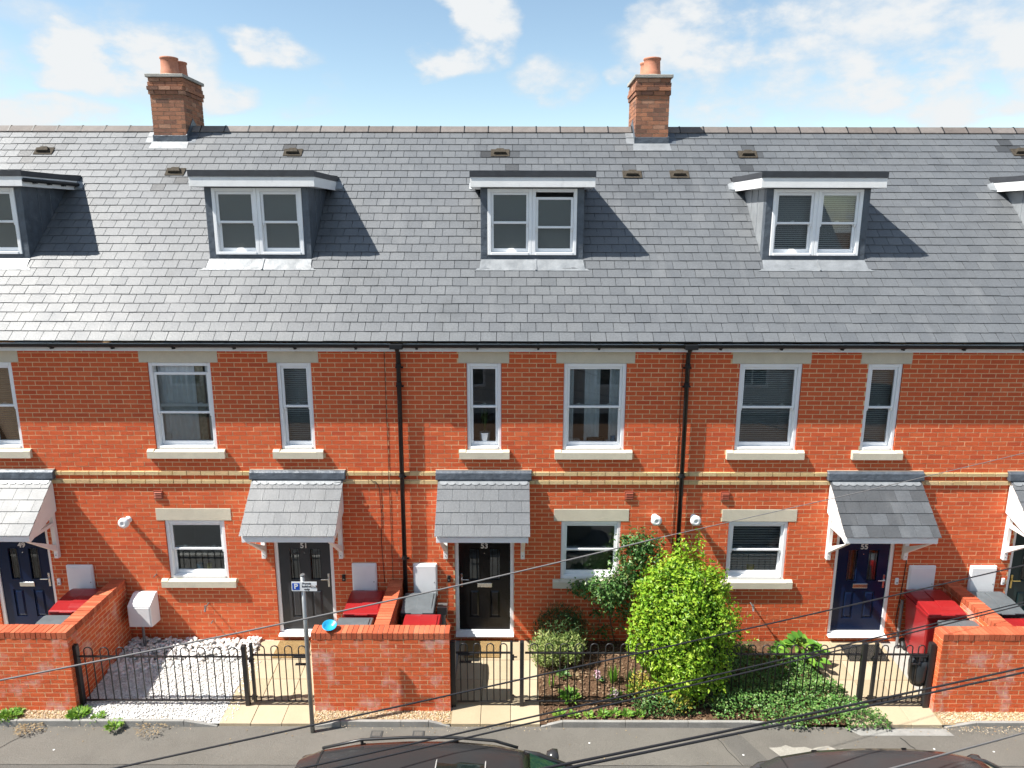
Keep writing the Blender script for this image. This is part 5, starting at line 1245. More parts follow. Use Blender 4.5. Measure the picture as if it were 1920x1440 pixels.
# ------------------------------------------------------------------ overhead cables
def cable(label, p0, p1, sag, r, m):
    pts = []
    for i in range(41):
        t = i / 40; q = Vector(p0).lerp(Vector(p1), t); q.z -= sag * 4 * t * (1 - t); pts.append(q)
    o = fin(MB().tube(pts, r, 6), 'overhead_cable', m, smooth=True); tag(o, label, 'cable', 'overhead cables'); return o
_c, _s = math.cos(R(12.25)), math.sin(R(12.25))
def at(px, py, y):
    u, v = (px - 960) / 1331, (py - 720) / 1331; d = Vector((u, _c - v * _s, -_s - v * _c)); t = (y + 10.9) / d.y
    return Vector((0, -10.9, 6.78)) + d * t
def run(label, a, b, ya, yb, sag, r, m, e0=.5, e1=.5):
    A, B = at(a[0], a[1], ya), at(b[0], b[1], yb); d = B - A
    return cable(label, A - d * e0, B + d * e1, sag, r, m)
run('thin grey service wire crossing in front of the black door', (0, 1261), (1240, 1007), -5.6, -3.0, .10, .0080, 'cable_grey', .4, .0)
run('thin grey wire rising past the slated canopy of 55', (1240, 1007), (1920, 846), -3.0, -1.2, .02, .0048, 'cable_grey', 0, .25)
run('black cable crossing the gate of 53 and the large bush', (180, 1440), (1920, 1050), -6.6, -3.2, .07, .0072, 'cable', .35, .5)
run('upper black cable of the middle pair', (525, 1440), (1920, 1119), -6.9, -3.6, .07, .0066, 'cable', .35, .5)
run('lower black cable of the middle pair', (585, 1440), (1920, 1124), -6.9, -3.65, .07, .0066, 'cable', .35, .5)
run('upper cable of the thick black pair at lower right', (985, 1440), (1920, 1245), -7.3, -4.8, .04, .0088, 'cable', .5, .5)
run('lower cable of the thick black pair at lower right', (1025, 1440), (1920, 1254), -7.3, -4.85, .04, .0088, 'cable', .5, .5)
run('thin grey wire over the brown car at lower right', (1665, 1440), (1920, 1371), -6.6, -5.2, .01, .008, 'cable_grey', 1.0, 1.5)
# ------------------------------------------------------------------ plants
def leaf(mb, p, d, up, L, W, t, fold=.25):
    """one folded leaf: base p, direction d, face normal up"""
    d = d.normalized(); s = d.cross(up)
    if s.length < 1e-4: s = d.cross(Vector((1, 0, 0)))
    s.normalize(); n = s.cross(d).normalized(); m = p + d * L * .45; tip = p + d * L - n * L * .12
    mb.v += [tuple(p), tuple(m + s * W * .5 + n * W * fold), tuple(tip), tuple(m - s * W * .5 + n * W * fold), tuple(m)]
    k = len(mb.v) - 5; mb.f += [(k, k + 1, k + 4), (k + 1, k + 2, k + 4), (k + 2, k + 3, k + 4), (k + 3, k, k + 4)]; mb.t += [t] * 4
def rv(r): 
    while True:
        v = Vector((r.uniform(-1, 1), r.uniform(-1, 1), r.uniform(-1, 1)))
        if .05 < v.length < 1: return v
def foliage(n, inside, size, r, out=.8, tint=(.5, .22), light=None, droop=0.0, wfac=.55):
    mb = MB()
    for i in range(n):
        p, nrm = inside(r)
        nd = (nrm * out + rv(r) * .8 + Vector((0, 0, .25))).normalized()
        d = (rv(r) + nrm * .35 + Vector((0, 0, -droop))).normalized(); d = (d - nd * d.dot(nd) * .7)
        L = size * r.uniform(.65, 1.35); t = min(.999, max(0, r.gauss(*tint)))
        leaf(mb, p, d, nd, L, L * wfac * r.uniform(.8, 1.2), t)
    return mb
def blob(cx, cy, cz, rx, ry, rz, lump=.16, fr=2.3, shell=.3, seed=0, zmin=None, sq=None):
    """random point near the surface of a lumpy ellipsoid"""
    def f(r):
        while True:
            v = rv(r).normalized(); k = 1 + lump * mnoise.noise(v * fr + Vector((seed * 3.1, seed, 0))) * 2
            if sq: q = (abs(v.x) ** sq + abs(v.y) ** sq + abs(v.z) ** sq) ** (1 / sq); k /= q
            s = k * (1 - shell * r.random() ** 1.6); p = Vector((cx + v.x * rx * s, cy + v.y * ry * s, cz + v.z * rz * s))
            if zmin is None or p.z > zmin: return p, Vector((v.x / rx, v.y / ry, v.z / rz)).normalized()
    return f
def stems(name, m, segs, parent, seg=6):
    mb = MB()
    for pts, rr in segs: mb.tube(pts, rr, seg)
    return fin(mb, name, m, parent, smooth=True)

# large lime green hedge bush
r = random.Random(31); b = empty('hedge_bush', (2.60, -1.1, gz(-1.1))); tag(b, 'large bushy lime green shrub leaning over the railing between 53 and 55', 'bush')
segs = []
for i in range(16):
    a = r.uniform(0, 6.28); q = Vector((2.6 + .42 * math.cos(a), -1.1 + .38 * math.sin(a), r.uniform(1.0, 1.85)))
    segs.append(([Vector((2.6, -1.1, gz(-1.1) - .03)) + Vector((r.uniform(-.1, .1), r.uniform(-.1, .1), 0)), Vector((2.6 + .2 * math.cos(a), -1.1 + .2 * math.sin(a), .5)), q], [.022, .014, .005]))
stems('branches', 'bark', segs, b)
shapes = [(blob(2.60, -1.18, .90, .72, .56, .95, .15, 2.6, .24, 1, sq=2.6), 8800), (blob(2.58, -1.05, 1.50, .60, .46, .46, .25, 3.0, .4, 2), 2800), (blob(2.62, -1.5, .35, .55, .22, .50, .2, 3, .4, 3, zmin=-.2), 1500),
          (blob(2.60, -.85, 1.98, .14, .12, .26, .3, 3, .6, 4), 160), (blob(2.86, -.80, 1.95, .10, .10, .34, .3, 3, .6, 5), 120), (blob(2.95, -1.1, 1.45, .32, .3, .35, .3, 3, .5, 6), 600)]
inner = foliage(3200, blob(2.60, -1.15, .92, .60, .47, .92, .1, 2.6, .8, 1), .075, r, out=.5, tint=(.12, .10), wfac=.6); tag(fin(inner, 'inner_leaves', 'leaf_hedge', b), kind='stuff')  # fills gaps; dark tint puts the crown's inner shade into leaf colour
mb = MB()
for f, n in shapes:
    m2 = foliage(n, f, .064, r, out=.75, tint=(.68, .24), wfac=.56); k = len(mb.v); mb.v += m2.v; mb.f += [tuple(k + j for j in q) for q in m2.f]; mb.t += m2.t
tag(fin(mb, 'crown', 'leaf_hedge', b), kind='stuff')
# sprigs that stick out of the outline
mb = MB()
for i in range(70):
    p, n = shapes[0][0](r); 
    if n.z < -.1: continue
    d = (n + Vector((0, 0, .6)) + rv(r) * .4).normalized()
    for k in range(6): leaf(mb, p + d * .045 * k, (rv(r) + d * .8).normalized(), n, .06, .034, min(.99, r.gauss(.7, .2)))
tag(fin(mb, 'sprigs', 'leaf_hedge', b), kind='stuff')

# rose / glossy climber by the ground window of 53
r = random.Random(33); b = empty('rose_shrub', (1.75, -.14, gz(-.14))); tag(b, 'leggy rose shrub with glossy leaves against the wall of 53', 'shrub')
seg = [([(1.75, -.14, gz(-.14) - .02), (1.66, -.16, .35), (1.60, -.2, .75), (1.62, -.24, 1.2), (1.85, -.22, 1.55), (2.05, -.2, 1.85)], [.013, .012, .011, .009, .007, .004]),
       ([(1.60, -.2, .75), (1.40, -.25, .95), (1.15, -.25, 1.08)], [.008, .006, .003]), ([(1.62, -.24, 1.0), (1.9, -.3, 1.1), (2.2, -.3, 1.2)], [.008, .006, .003]), ([(1.45, -.15, gz(-.15) - .02), (1.46, -.15, .35), (1.50, -.2, .62)], [.006, .005, .003]), ([(2.0, -.16, gz(-.16) - .02), (1.98, -.2, .8), (2.1, -.22, 1.5)], [.01, .008, .005])]
stems('stems', 'bark', seg, b)
mb = MB()
for f, n in ((blob(1.62, -.27, 1.02, .42, .22, .27, .3, 3, .6, 1), 1250), (blob(1.12, -.22, 1.05, .16, .12, .13, .4, 3, .7, 2), 170), (blob(2.08, -.22, 1.72, .36, .18, .30, .35, 3, .7, 3), 1050), (blob(1.92, -.25, 1.32, .32, .20, .30, .35, 3, .7, 4), 800),
             (blob(1.62, -.22, .72, .16, .13, .18, .4, 3, .7, 5), 150), (blob(1.86, -.2, .60, .14, .12, .3, .4, 3, .8, 6), 120), (blob(1.52, -.18, .25, .18, .1, .14, .4, 3, .8, 7), 70), (blob(1.40, -.16, .55, .06, .05, .12, .4, 3, .8, 8), 30), (blob(1.80, -.2, 1.85, .12, .1, .12, .4, 3, .8, 9), 60)):
    m2 = foliage(n, f, .062, r, out=.5, tint=(.45, .25), wfac=.6); k = len(mb.v); mb.v += m2.v; mb.f += [tuple(k + j for j in q) for q in m2.f]; mb.t += m2.t
tag(fin(mb, 'leaves', 'leaf_rose', b), kind='stuff')
mb = MB()
for f, n in ((blob(1.95, -.22, 1.72, .12, .08, .16, .4, 3, .8, 1), 40), (blob(2.05, -.2, .72, .18, .1, .14, .4, 3, .8, 2), 30)):
    m2 = foliage(n, f, .055, r, .5, (.2, .2)); k = len(mb.v); mb.v += m2.v; mb.f += [tuple(k + j for j in q) for q in m2.f]; mb.t += m2.t
tag(fin(mb, 'bronze_leaves', leaf_mat('leaf_bronze', [(.22, .05, .02), (.30, .10, .03)], .4, .3), b), kind='stuff')

# two rounded shrubs below the ground window of 53
def needles(n, f, size, r, tint, w=.18): return foliage(n, f, size, r, out=.3, tint=tint, droop=-.7, wfac=w)
r = random.Random(35); b = empty('dark_shrub', (.86, -.28, gz(-.28))); tag(b, 'rounded dark green shrub close to the wall right of the black door', 'shrub')
stems('stems', 'bark', [([(.86, -.28, gz(-.28) - .03), (.86 + .2 * math.cos(a), -.28 + .1 * math.sin(a), .35)], [.012, .005]) for a in (0, 1, 2, 3, 4, 5)], b)
tag(fin(needles(3000, blob(.84, -.30, .32, .45, .24, .40, .18, 3, .45, 1), .07, r, (.45, .25)), 'crown', 'leaf_dark', b), kind='stuff')
r = random.Random(36); b = empty('variegated_shrub', (.70, -.62, gz(-.62))); tag(b, 'rounded yellow variegated shrub in front of the dark shrub', 'shrub')
stems('stems', 'bark', [([(.72, -.62, gz(-.62) - .03), (.72 + .2 * math.cos(a), -.62 + .12 * math.sin(a), .25)], [.012, .005]) for a in (0, 1, 2, 3, 4, 5)], b)
mb = needles(1900, blob(.58, -.62, .16, .27, .24, .27, .2, 3, .45, 2), .06, r, (.55, .25), .3); m2 = needles(1300, blob(.95, -.58, .17, .22, .22, .24, .2, 3, .45, 4), .06, r, (.5, .25), .3)
k = len(mb.v); mb.v += m2.v; mb.f += [tuple(k + j for j in q) for q in m2.f]; mb.t += m2.t
tag(fin(mb, 'crown', 'leaf_varie', b), kind='stuff')

# ground cover in front of 55
r = random.Random(37)
def cover(rr):
    while True:
        x = rr.uniform(2.95, 5.50); y = rr.uniform(-1.99, -.25)
        edge = 5.12 - .16 * (y + 1.9) + .12 * math.sin(y * 9); low = -1.93 + .10 * mnoise.noise(Vector((x * 2.5, 0, 0))) + (0.12 if x < 3.6 else 0)
        if y < -1.5 and x > 4.2: edge += .28
        if x < edge and y > low and not (y > -.5 and x > 4.0):
            h = .15 + .09 * mnoise.noise(Vector((x * 2.2, y * 2.2, 3))) + (.06 if y < -1.2 else 0) + .14 * max(0, 1 - abs(x - 3.35) / .5) * (1 if y > -1.3 else .3)
            h *= min(1, (edge - x) / .14 + .25) * min(1, (y - low) / .10 + .25)
            k = rr.random() ** .5; base = max(gz(y), pz(y) if y < -1.87 else -9)
            return Vector((x, y, base + h * k)), Vector((rr.uniform(-.5, .5), -.35 + rr.uniform(-.5, .5), 1)).normalized()
mb = foliage(10500, cover, .040, r, out=.8, tint=(.56, .25), wfac=.6)
tag(fin(mb, 'ground_cover', 'leaf_ivy'), 'low dense green ground cover spilling through the railing of 55', 'ground cover', kind='stuff')
# dark conifer-like shrub in the shade right of the large bush
b = empty('shade_shrub', (3.35, -.38, gz(-.4))); tag(b, 'dark feathery shrub in the shade right of the large bush', 'shrub')
stems('stems', 'bark', [([(3.35, -.38, gz(-.4) - .03), (3.35 + .12 * math.cos(a), -.38 + .1 * math.sin(a), .3)], [.01, .004]) for a in (0, 1.3, 2.6, 4)], b)
tag(fin(needles(1500, blob(3.38, -.42, .22, .30, .26, .40, .25, 3, .5, 7), .06, random.Random(38), (.3, .2), .2), 'crown', 'leaf_dark', b), kind='stuff')

# bergenia: large round leaves, each one a piece
r = random.Random(39); b = empty('bergenia_plant', (4.62, -.62, gz(-.62))); tag(b, 'low plant with big round glossy leaves left of the path of 55', 'plant')
def big_leaf(p, d, up, L, W, t):
    d = d.normalized(); s = d.cross(up).normalized(); n = s.cross(d).normalized(); mb = MB(); rows = []
    for k in range(6):
        u = k / 5; w = W * math.sin(math.pi * min(1, .12 + .86 * u) ** .9) * .55; c = p + d * L * u - n * L * .35 * u * u
        rows.append((c + s * w + n * w * .35, c, c - s * w + n * w * .35))
    for a, c in zip(rows[:-1], rows[1:]): mb.quad(a[0], c[0], c[1], a[1], t); mb.quad(a[1], c[1], c[2], a[2], t)
    return mb
cs = Vector((4.66, -.66, gz(-.66)))
for i in range(84):
    a = r.uniform(0, 6.28); e = r.uniform(.5, 1.9); rad = r.uniform(.08, .34)
    p = cs + Vector((math.cos(a) * rad * 1.15, math.sin(a) * rad * .8 + .05, .10 + .42 * (1 - rad / .42) * r.uniform(.6, 1.2)))
    d = Vector((math.cos(a) * math.cos(e * .6), math.sin(a) * math.cos(e * .6), math.sin(e * .6) * .6)); L = r.uniform(.10, .165)
    fin(big_leaf(p, d, Vector((0, 0, 1)) + Vector((math.cos(a), math.sin(a), 0)) * .4 + Vector((0, -.4, 0)), L, L * .62, r.random()), 'leaf', 'leaf_berg', b, smooth=True)
stems('stalks', 'leaf_berg', [([cs + Vector((r.uniform(-.1, .1), r.uniform(-.08, .08), -.03)), cs + Vector((r.uniform(-.25, .25), r.uniform(-.2, .2), r.uniform(.15, .4)))], [.008, .006]) for i in range(22)], b)

# small perennials in the flower bed of 53
def clump(name, label, cat, x, y, n, L, m, spread, r, w=.35, flat=0.0, blade=False, group='small bed plants'):
    b = empty(name, (x, y, gz(y))); tag(b, label, cat, group); mb = MB()
    for i in range(n):
        a = r.uniform(0, 6.28); rad = spread * r.random() ** .6; p = Vector((x + rad * math.cos(a), y + rad * math.sin(a), gz(y) + (0 if blade else L * .5 * r.random())))
        e = r.uniform(.2, 1.2) if not blade else r.uniform(1.2, 1.5); d = Vector((math.cos(a) * math.cos(e), math.sin(a) * math.cos(e), math.sin(e) * (1 - flat)))
        leaf(mb, p, d, Vector((0, -.3, 1)) if not blade else Vector((math.cos(a), math.sin(a), .2)), L * r.uniform(.6, 1.2), L * w * (1 if not blade else .28), r.random(), .15)
    tag(fin(mb, 'leaves', m, b), kind='stuff'); return b
r = random.Random(41)
clump('iris_plant', 'upright iris blades in the middle of the flower bed', 'plant', 1.58, -1.02, 34, .26, 'leaf_weed', .06, r, blade=True)
clump('iris_plant', 'thin upright blades right of the iris clump', 'plant', 1.86, -1.0, 18, .22, 'leaf_rose', .05, r, blade=True)
clump('iris_plant', 'sparse upright blades near the path edge', 'plant', .62, -1.12, 10, .24, 'leaf_weed', .03, r, blade=True)
b = clump('hyacinth', 'pink flower spike left of the iris clump', 'flower', 1.36, -1.0, 16, .10, 'leaf_rose', .04, r)
pm = MB()
for i in range(90):
    z = r.random(); pm_p = Vector((1.35 + r.gauss(0, .016), -1.0 + r.gauss(0, .016), gz(-1.0) + .05 + .15 * z)); leaf(pm, pm_p, rv(r), Vector((0, -1, .5)), .026, .02, r.random())
tag(fin(pm, 'petals', 'petal', b), kind='stuff')
b = clump('flower_clump', 'whitish pink low flowers at the front of the bed', 'flower', 1.58, -1.36, 40, .09, 'leaf_weed', .09, r)
pm = MB()
for i in range(60): leaf(pm, Vector((1.58 + r.gauss(0, .05), -1.36 + r.gauss(0, .04), gz(-1.36) + .08 + r.random() * .03)), rv(r), Vector((0, -.5, 1)), .024, .02, .6 + .4 * r.random())
tag(fin(pm, 'petals', 'petal', b), kind='stuff')
clump('leafy_plant', 'feathery light green clump by the railing near the path', 'plant', .88, -1.38, 90, .12, 'leaf_weed', .10, r)
clump('leafy_plant', 'small grey green clump with a pale bloom in the bed', 'plant', .82, -.88, 50, .10, 'leaf_rose', .07, r)
clump('leafy_plant', 'small brown tinged clump near the bed centre', 'plant', .98, -.90, 30, .08, 'leaf_dry', .06, r)
clump('leafy_plant', 'broad leaved green clump left of the golden shrub', 'plant', 1.95, -1.25, 90, .13, 'leaf_weed', .12, r, w=.5)
r = random.Random(43); b = empty('golden_shrub', (2.15, -1.45, gz(-1.45))); tag(b, 'low golden yellow leaved shrub at the foot of the large bush', 'shrub')
mb = foliage(500, blob(2.02, -1.38, .03, .22, .18, .20, .3, 3, .5, 1, zmin=-.2), .045, r, .6, (.55, .25)); 
for f, n in ((blob(2.30, -1.42, .06, .22, .18, .22, .3, 3, .5, 2, zmin=-.2), 500), (blob(2.45, -1.60, -.02, .22, .14, .18, .3, 3, .5, 3, zmin=-.22), 420)):
    m2 = foliage(n, f, .045, r, .6, (.5, .25)); k = len(mb.v); mb.v += m2.v; mb.f += [tuple(k + j for j in q) for q in m2.f]; mb.t += m2.t
tag(fin(mb, 'leaves', 'leaf_yel', b), kind='stuff')
stems('stems', 'bark', [([(2.15 + d, -1.45, gz(-1.45) - .02), (2.15 + d * 2, -1.42, .12)], [.006, .003]) for d in (-.1, 0, .1)], b)
b = empty('front_shrub', (2.1, -1.66, gz(-1.66))); tag(b, 'low green shrub under the golden one by the edging kerb', 'shrub')
mb = foliage(900, blob(2.25, -1.62, -.08, .50, .16, .20, .3, 3, .5, 5, zmin=-.23), .045, r, .6, (.45, .22)); tag(fin(mb, 'leaves', 'leaf_rose', b), kind='stuff')
stems('stems', 'bark', [([(2.1 + d, -1.66, gz(-1.66) - .02), (2.1 + d * 2, -1.62, .05)], [.006, .003]) for d in (-.1, 0, .1)], b)
r = random.Random(44)
for i, x in enumerate((.72, .95, 1.15, 1.36, 1.52, 1.72, 1.90)):
    clump('seedling', ('leftmost', 'second', 'third', 'fourth', 'fifth', 'sixth', 'rightmost')[i] + ' small green plant in the row behind the edging kerb', 'plant', x + r.uniform(-.03, .03), -1.70 + r.uniform(-.03, .03), 34, .07, 'leaf_weed', .055, r, w=.5)
clump('weed', 'tall leafy weed at the corner of the wall of 49', 'weed', -6.37, -1.72, 330, .075, 'leaf_weed', .12, r, w=.4, group='weeds')
clump('weed', 'small weed in the white gravel by the edging', 'weed', -6.05, -1.78, 120, .055, 'leaf_weed', .09, r, w=.4, group='weeds')
clump('weed', 'weed growing out of the pavement edge below the gravel garden', 'weed', -5.72, -1.94, 170, .06, 'leaf_weed', .10, r, w=.45, group='weeds')
clump('weed', 'weed at the left frame edge below the brick wall', 'weed', -7.36, -1.74, 300, .07, 'leaf_weed', .14, r, w=.45, group='weeds')
clump('dry_grass', 'dry straw coloured tuft on the kerb at lower left', 'weed', -6.95, -1.95, 190, .045, 'leaf_dry', .17, r, w=.3, flat=.7, group='weeds')
clump('dry_grass', 'dry tuft on the kerb below the middle of the gravel garden', 'weed', -5.2, -1.93, 150, .04, 'leaf_dry', .22, r, w=.3, flat=.7, group='weeds')
# ------------------------------------------------------------------ parked cars
def car(label, cx, cy, paint, L=4.35, W=1.80, H=1.60, zr=-.41, rails=True, sunroof=True, rear_over=.0):
    """heads to +x; roof, body, glass, wheels, mirrors"""
    c = empty('parked_car', (cx, cy, zr)); tag(c, label, 'car', 'parked cars'); hw = W / 2
    X = lambda u: cx + (u - .5) * L
    def V(u, v, z): return Vector((X(u), cy + v, zr + z))
    # lower body, lofted along the length: (u, half width, z low, z shoulder, z top)
    st = [(0, .62, .42, .70, .88), (.02, .78, .30, .74, .96), (.08, .87, .24, .78, 1.00), (.25, .90, .22, .80, 1.0), (.5, .90, .22, .80, .98), (.7, .90, .22, .78, .96), (.76, .90, .22, .77, .95), (.88, .86, .24, .72, .86), (.97, .74, .30, .62, .74), (1.0, .58, .38, .55, .64)]
    k = hw / .90; rows = []
    for u, w, zl, zs, zt in st:
        w *= k; pts = [(-w * .86, zl), (-w, zl + .14), (-w, zs), (-w * .93, zt), (-w * .5, zt + .02), (0, zt + .025), (w * .5, zt + .02), (w * .93, zt), (w, zs), (w, zl + .14), (w * .86, zl)]
        rows.append([V(u, a, z * H / 1.6) for a, z in pts])
    mb = MB(); n = len(rows[0])
    for a, b in zip(rows[:-1], rows[1:]):
        for i in range(n - 1): mb.quad(a[i], a[i + 1], b[i + 1], b[i])
        mb.quad(a[n - 1], a[0], b[0], b[n - 1])
    mb.poly(rows[0]); mb.poly(list(reversed(rows[-1])))
    bd = fin(mb, 'body', paint, c, smooth=True, bevel=.0)
    # roof skin: crowned, tapering to both ends
    rs = [(.06, .56, 1.47), (.10, .60, 1.525), (.20, .635, 1.575), (.32, .645, 1.598), (.44, .64, 1.60), (.54, .62, 1.575), (.60, .60, 1.535), (.63, .59, 1.505)]
    def row(u, w, z, dz=0): return [V(u, k * w * v, H / 1.6 * (z - .050 * abs(v) ** 2.2 - .035 * abs(v) ** 8) + dz) for v in [-1 + i / 8 for i in range(17)]]
    mb = MB(); prev = None
    for u, w, z in rs:
        q = row(u, w, z)
        if prev: [mb.quad(prev[i], q[i], q[i + 1], prev[i + 1]) for i in range(16)]
        prev = q
    rf = fin(mb, 'roof', paint, c, smooth=True)
    sd = rf.modifiers.new('thick', 'SOLIDIFY'); sd.thickness = .018; sd.offset = -1
    # glasshouse
    belt = [(.03, .80), (.10, .86), (.20, .88), (.32, .885), (.44, .885), (.54, .88), (.66, .86), (.77, .82)]
    zb = .985 * H / 1.6
    for s in (-1, 1):
        for i, (i0, i1) in enumerate(((1, 2), (2, 4), (4, 6))):
            mb = MB()
            for j in range(i0, i1):
                a, b = rs[j], rs[j + 1]; e0, e1 = row(*a)[0 if s < 0 else 16], row(*b)[0 if s < 0 else 16]; g = .012 if True else 0
                q0, q1 = V(belt[j][0], s * k * belt[j][1] * .985, zb), V(belt[j + 1][0], s * k * belt[j + 1][1] * .985, zb)
                f = (e0, e1, q1, q0); mb.quad(*(f if s > 0 else f[::-1]))
            fin(mb, 'side_window', 'carglass', c)
        # pillars
        for j, wd in ((2, .03), (4, .03)):
            e = row(*rs[j])[0 if s < 0 else 16]; q = V(belt[j][0], s * k * belt[j][1] * .985, zb); out = Vector((0, s * .008, .004))
            mb = MB().quad(e + out + Vector((-wd, 0, 0)), e + out + Vector((wd, 0, 0)), q + out + Vector((wd, 0, 0)), q + out + Vector((-wd, 0, 0))); fin(mb, 'pillar', 'cartrim', c)
        e, q = row(*rs[-1])[0 if s < 0 else 16], V(.80, s * k * .76, zb)
        fin(MB().tube([e + Vector((-.06, 0, -.005)), e + Vector((.1, s * .02, -.05)), q], .032, 8), 'front_pillar', paint, c, smooth=True)
        e, q = row(*rs[0])[0 if s < 0 else 16], V(.015, s * k * .76, zb)
        fin(MB().tube([e + Vector((.10, 0, -.01)), e + Vector((-.03, s * .02, -.05)), q], .045, 8), 'rear_pillar', paint, c, smooth=True)
        m0, m1 = rs[0], belt[1]
        mb = MB().quad(row(*rs[0])[0 if s < 0 else 16], row(*rs[1])[0 if s < 0 else 16], V(belt[1][0], s * k * belt[1][1] * .985, zb), V(belt[0][0], s * k * .80, zb)); fin(mb, 'quarter_panel', paint, c)
    top = row(*rs[-1]); mb = MB(); low = [V(.80 + .012 * (1 - v * v), k * .76 * v, zb + .0) for v in [-1 + i / 8 for i in range(17)]]
    for i in range(16): mb.quad(top[i], low[i], low[i + 1], top[i + 1])
    fin(mb, 'windscreen', 'carglass_g', c, smooth=True)
    top = row(*rs[0]); low = [V(.012, k * .76 * v, zb) for v in [-1 + i / 8 for i in range(17)]]; mb = MB()
    for i in range(16): mb.quad(low[i], top[i], top[i + 1], low[i + 1])
    fin(mb, 'rear_window', 'carglass', c, smooth=True)
    # spoiler over the rear window, split from the roof by a seam
    q = [row(.045, .54, 1.455, .012), row(.06, .56, 1.47, .014), row(.10, .60, 1.525, .006)]; mb = MB()
    for a, b in zip(q[:-1], q[1:]): [mb.quad(a[i], b[i], b[i + 1], a[i + 1]) for i in range(16)]
    fin(mb, 'spoiler', paint, c, smooth=True)
    q = [row(.099, .60, 1.525, .003), row(.104, .602, 1.529, .003)]; mb = MB(); [mb.quad(q[0][i], q[1][i], q[1][i + 1], q[0][i + 1]) for i in range(16)]; fin(mb, 'roof_seam', 'rubber', c)
    if sunroof:
        q = [row(a, .40, z, .006) for a, z in ((.40, 1.603), (.46, 1.600), (.52, 1.583))]; mb = MB()
        for a, b in zip(q[:-1], q[1:]): [mb.quad(a[i], b[i], b[i + 1], a[i + 1]) for i in range(2, 14)]
        fin(mb, 'sunroof', 'carglass', c, smooth=True)
        pts = [q[0][i] for i in range(2, 15)] + [q[1][14], q[2][14]] + [q[2][i] for i in range(13, 1, -1)] + [q[1][2], q[0][2]]
        fin(MB().tube([p + Vector((0, 0, .001)) for p in pts], .007, 6, caps=False), 'sunroof_seal_glint', 'carline', c)  # pale ring: the seal's reflection is put into its colour
    if rails:
        for s in (-1, 1):
            pts = []
            for u, w, z in rs[1:-1]: pts.append(V(u, s * k * w * .93, H / 1.6 * (z - .035) + .036))
            pts[0].z -= .03; pts[-1].z -= .03
            fin(MB().tube(pts, .016, 8), 'roof_rail', 'cartrim', c, smooth=True)
            for u, w, z in (rs[2], rs[4]): fin(MB().tube([V(u, s * k * w * .93, H / 1.6 * (z - .04) - .0), V(u, s * k * w * .93, H / 1.6 * (z - .035) + .03)], .018, 8), 'rail_foot', 'cartrim', c)
    for s in (-1, 1):
        m = MB(); cc = V(.70, s * (hw + .10), 1.03 * H / 1.6)
        m.lathe((cc.x, cc.y, cc.z), [(0, -.10), (.07, -.085), (.095, -.02), (.09, .04), (0, .06)], 14, axis='x'); mi = fin(m, 'mirror', paint, c, smooth=True)
        fin(MB().tube([V(.71, s * (hw - .03), .98 * H / 1.6), cc], .025, 8), 'mirror_arm', 'cartrim', mi)
        for u in (.18, .81):
            p = V(u, s * (hw - .10), .32); a = Vector((0, 1, 0)); wh = fin(MB().tube([p - a * .11, p + a * .11], .325, 28), 'wheel', 'rubber', c)
            fin(MB().tube([p - a * .114, p + a * .114], .21, 20), 'rim', 'steel', wh); fin(MB().tube([p - a * .117, p + a * .117], .06, 12), 'hub_cap', 'cartrim', wh)
        lm = MB().hexa([V(.955, s * .55 - .12, .60), V(.985, s * .55 - .12, .58), V(.985, s * .55 + .12, .58), V(.955, s * .55 + .12, .60), V(.945, s * .55 - .12, .72), V(.978, s * .55 - .12, .68), V(.978, s * .55 + .12, .68), V(.945, s * .55 + .12, .72)]); fin(lm, 'headlight', 'chrome', c, bevel=.01)
        lm = MB().box(X(0) - .01, X(0) + .06, cy + s * .58 - .09, cy + s * .58 + .09, zr + .74, zr + .92); fin(lm, 'tail_light', 'lamp_red', c, bevel=.01)
    return c
car('black parked car with silver roof rails and a sunroof, lower middle', -.36, -4.60, 'car1', L=4.35, W=1.80, H=1.66)
car('dark brown parked car without roof rails, lower right', 4.66, -4.62, 'car2', L=4.2, W=1.78, H=1.60, rails=False, sunroof=False)
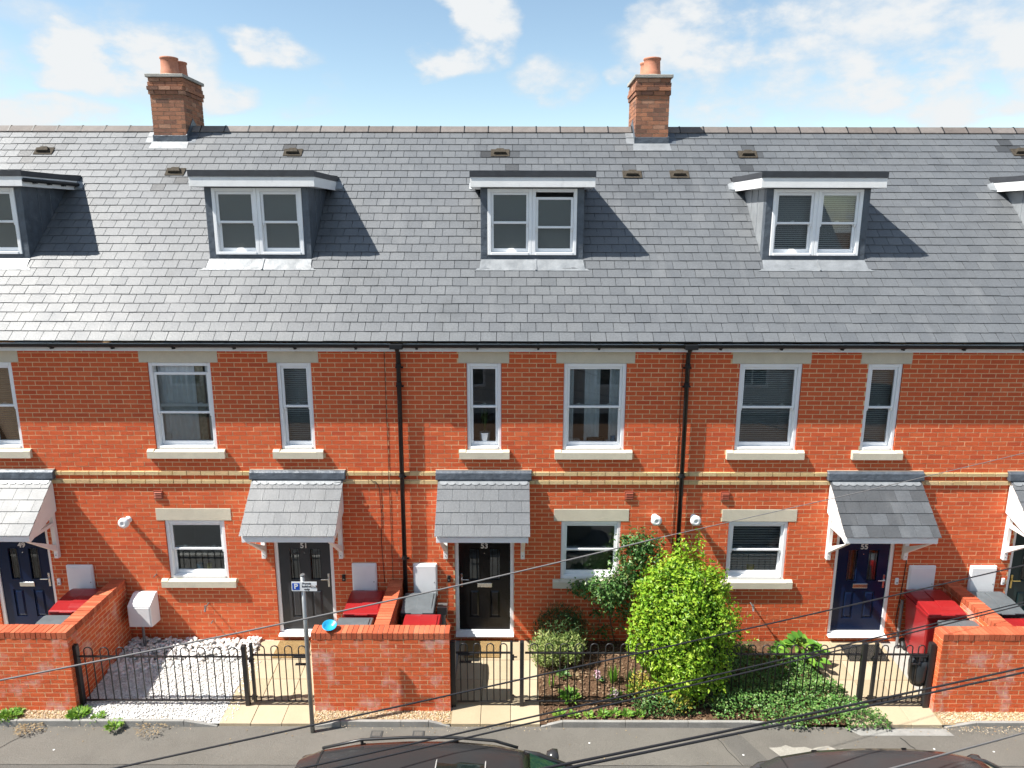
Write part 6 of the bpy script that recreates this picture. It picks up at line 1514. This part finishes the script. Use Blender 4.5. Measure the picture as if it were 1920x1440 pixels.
# ------------------------------------------------------------------ houses across the street, which the windows mirror
def opposite_house(i, x0, x1, wallm, lab):
    r = random.Random(400 + i); h = empty('opposite_house', ((x0 + x1) / 2, -16.5, -.3)); tag(h, lab, 'house', 'houses across the street')
    yF = -16.5; ze = 5.4
    fin(MB().box(x0, x1, yF - 7, yF, -.42, ze), 'wall', wallm, h)
    m = MB().quad((x0, yF + .3, ze - .1), (x0, yF - 3.5, ze + 3.0), (x1, yF - 3.5, ze + 3.0), (x1, yF + .3, ze - .1)).quad((x0, yF - 7.3, ze - .1), (x1, yF - 7.3, ze - .1), (x1, yF - 3.5, ze + 3.0), (x0, yF - 3.5, ze + 3.0)); fin(m, 'roof', 'slate', h)
    for wx, wz in ((x0 + 1.3, 3.3), (x0 + 3.6, 3.3), (x0 + 1.3, .7)):
        fr = fin(MB().box(wx - .65, wx - .55, yF, yF + .06, wz, wz + 1.5).box(wx + .55, wx + .65, yF, yF + .06, wz, wz + 1.5).box(wx - .55, wx + .55, yF, yF + .06, wz, wz + .1).box(wx - .55, wx + .55, yF, yF + .06, wz + 1.4, wz + 1.5).box(wx - .03, wx + .03, yF, yF + .05, wz + .1, wz + 1.4), 'window', 'upvc', h)
        fin(MB().box(wx - .55, wx + .55, yF + .005, yF + .02, wz + .1, wz + 1.4), 'pane', 'carglass', fr)
    d = fin(MB().box(x0 + 3.1, x0 + 4.1, yF, yF + .05, -.3, 1.8), 'door', 'upvc', h); fin(MB().box(x0 + 3.2, x0 + 4.0, yF + .05, yF + .07, -.2, 1.7), 'door_leaf', 'door_navy', d)
B_ = MT
B_['render_cream'] = mat('painted_render', (.62, .61, .58), .9, .2, mott=.1, mscale=2); B_['opp_brick'] = mat('dull_brick', (.50, .47, .43), .9, .2, mott=.15, mscale=3)
for i, (wm, lab) in enumerate((('opp_brick', 'grey rendered house across the street, leftmost of its row'), ('render_cream', 'cream house across the street mirrored in the left windows'), ('opp_brick', 'grey rendered house standing opposite the middle door'), ('render_cream', 'cream house standing opposite the large lime bush'), ('opp_brick', 'grey rendered house across the street, rightmost of its row'))):
    opposite_house(i, -14.2 + i * 5.6, -14.2 + (i + 1) * 5.6 - .01, wm, lab)
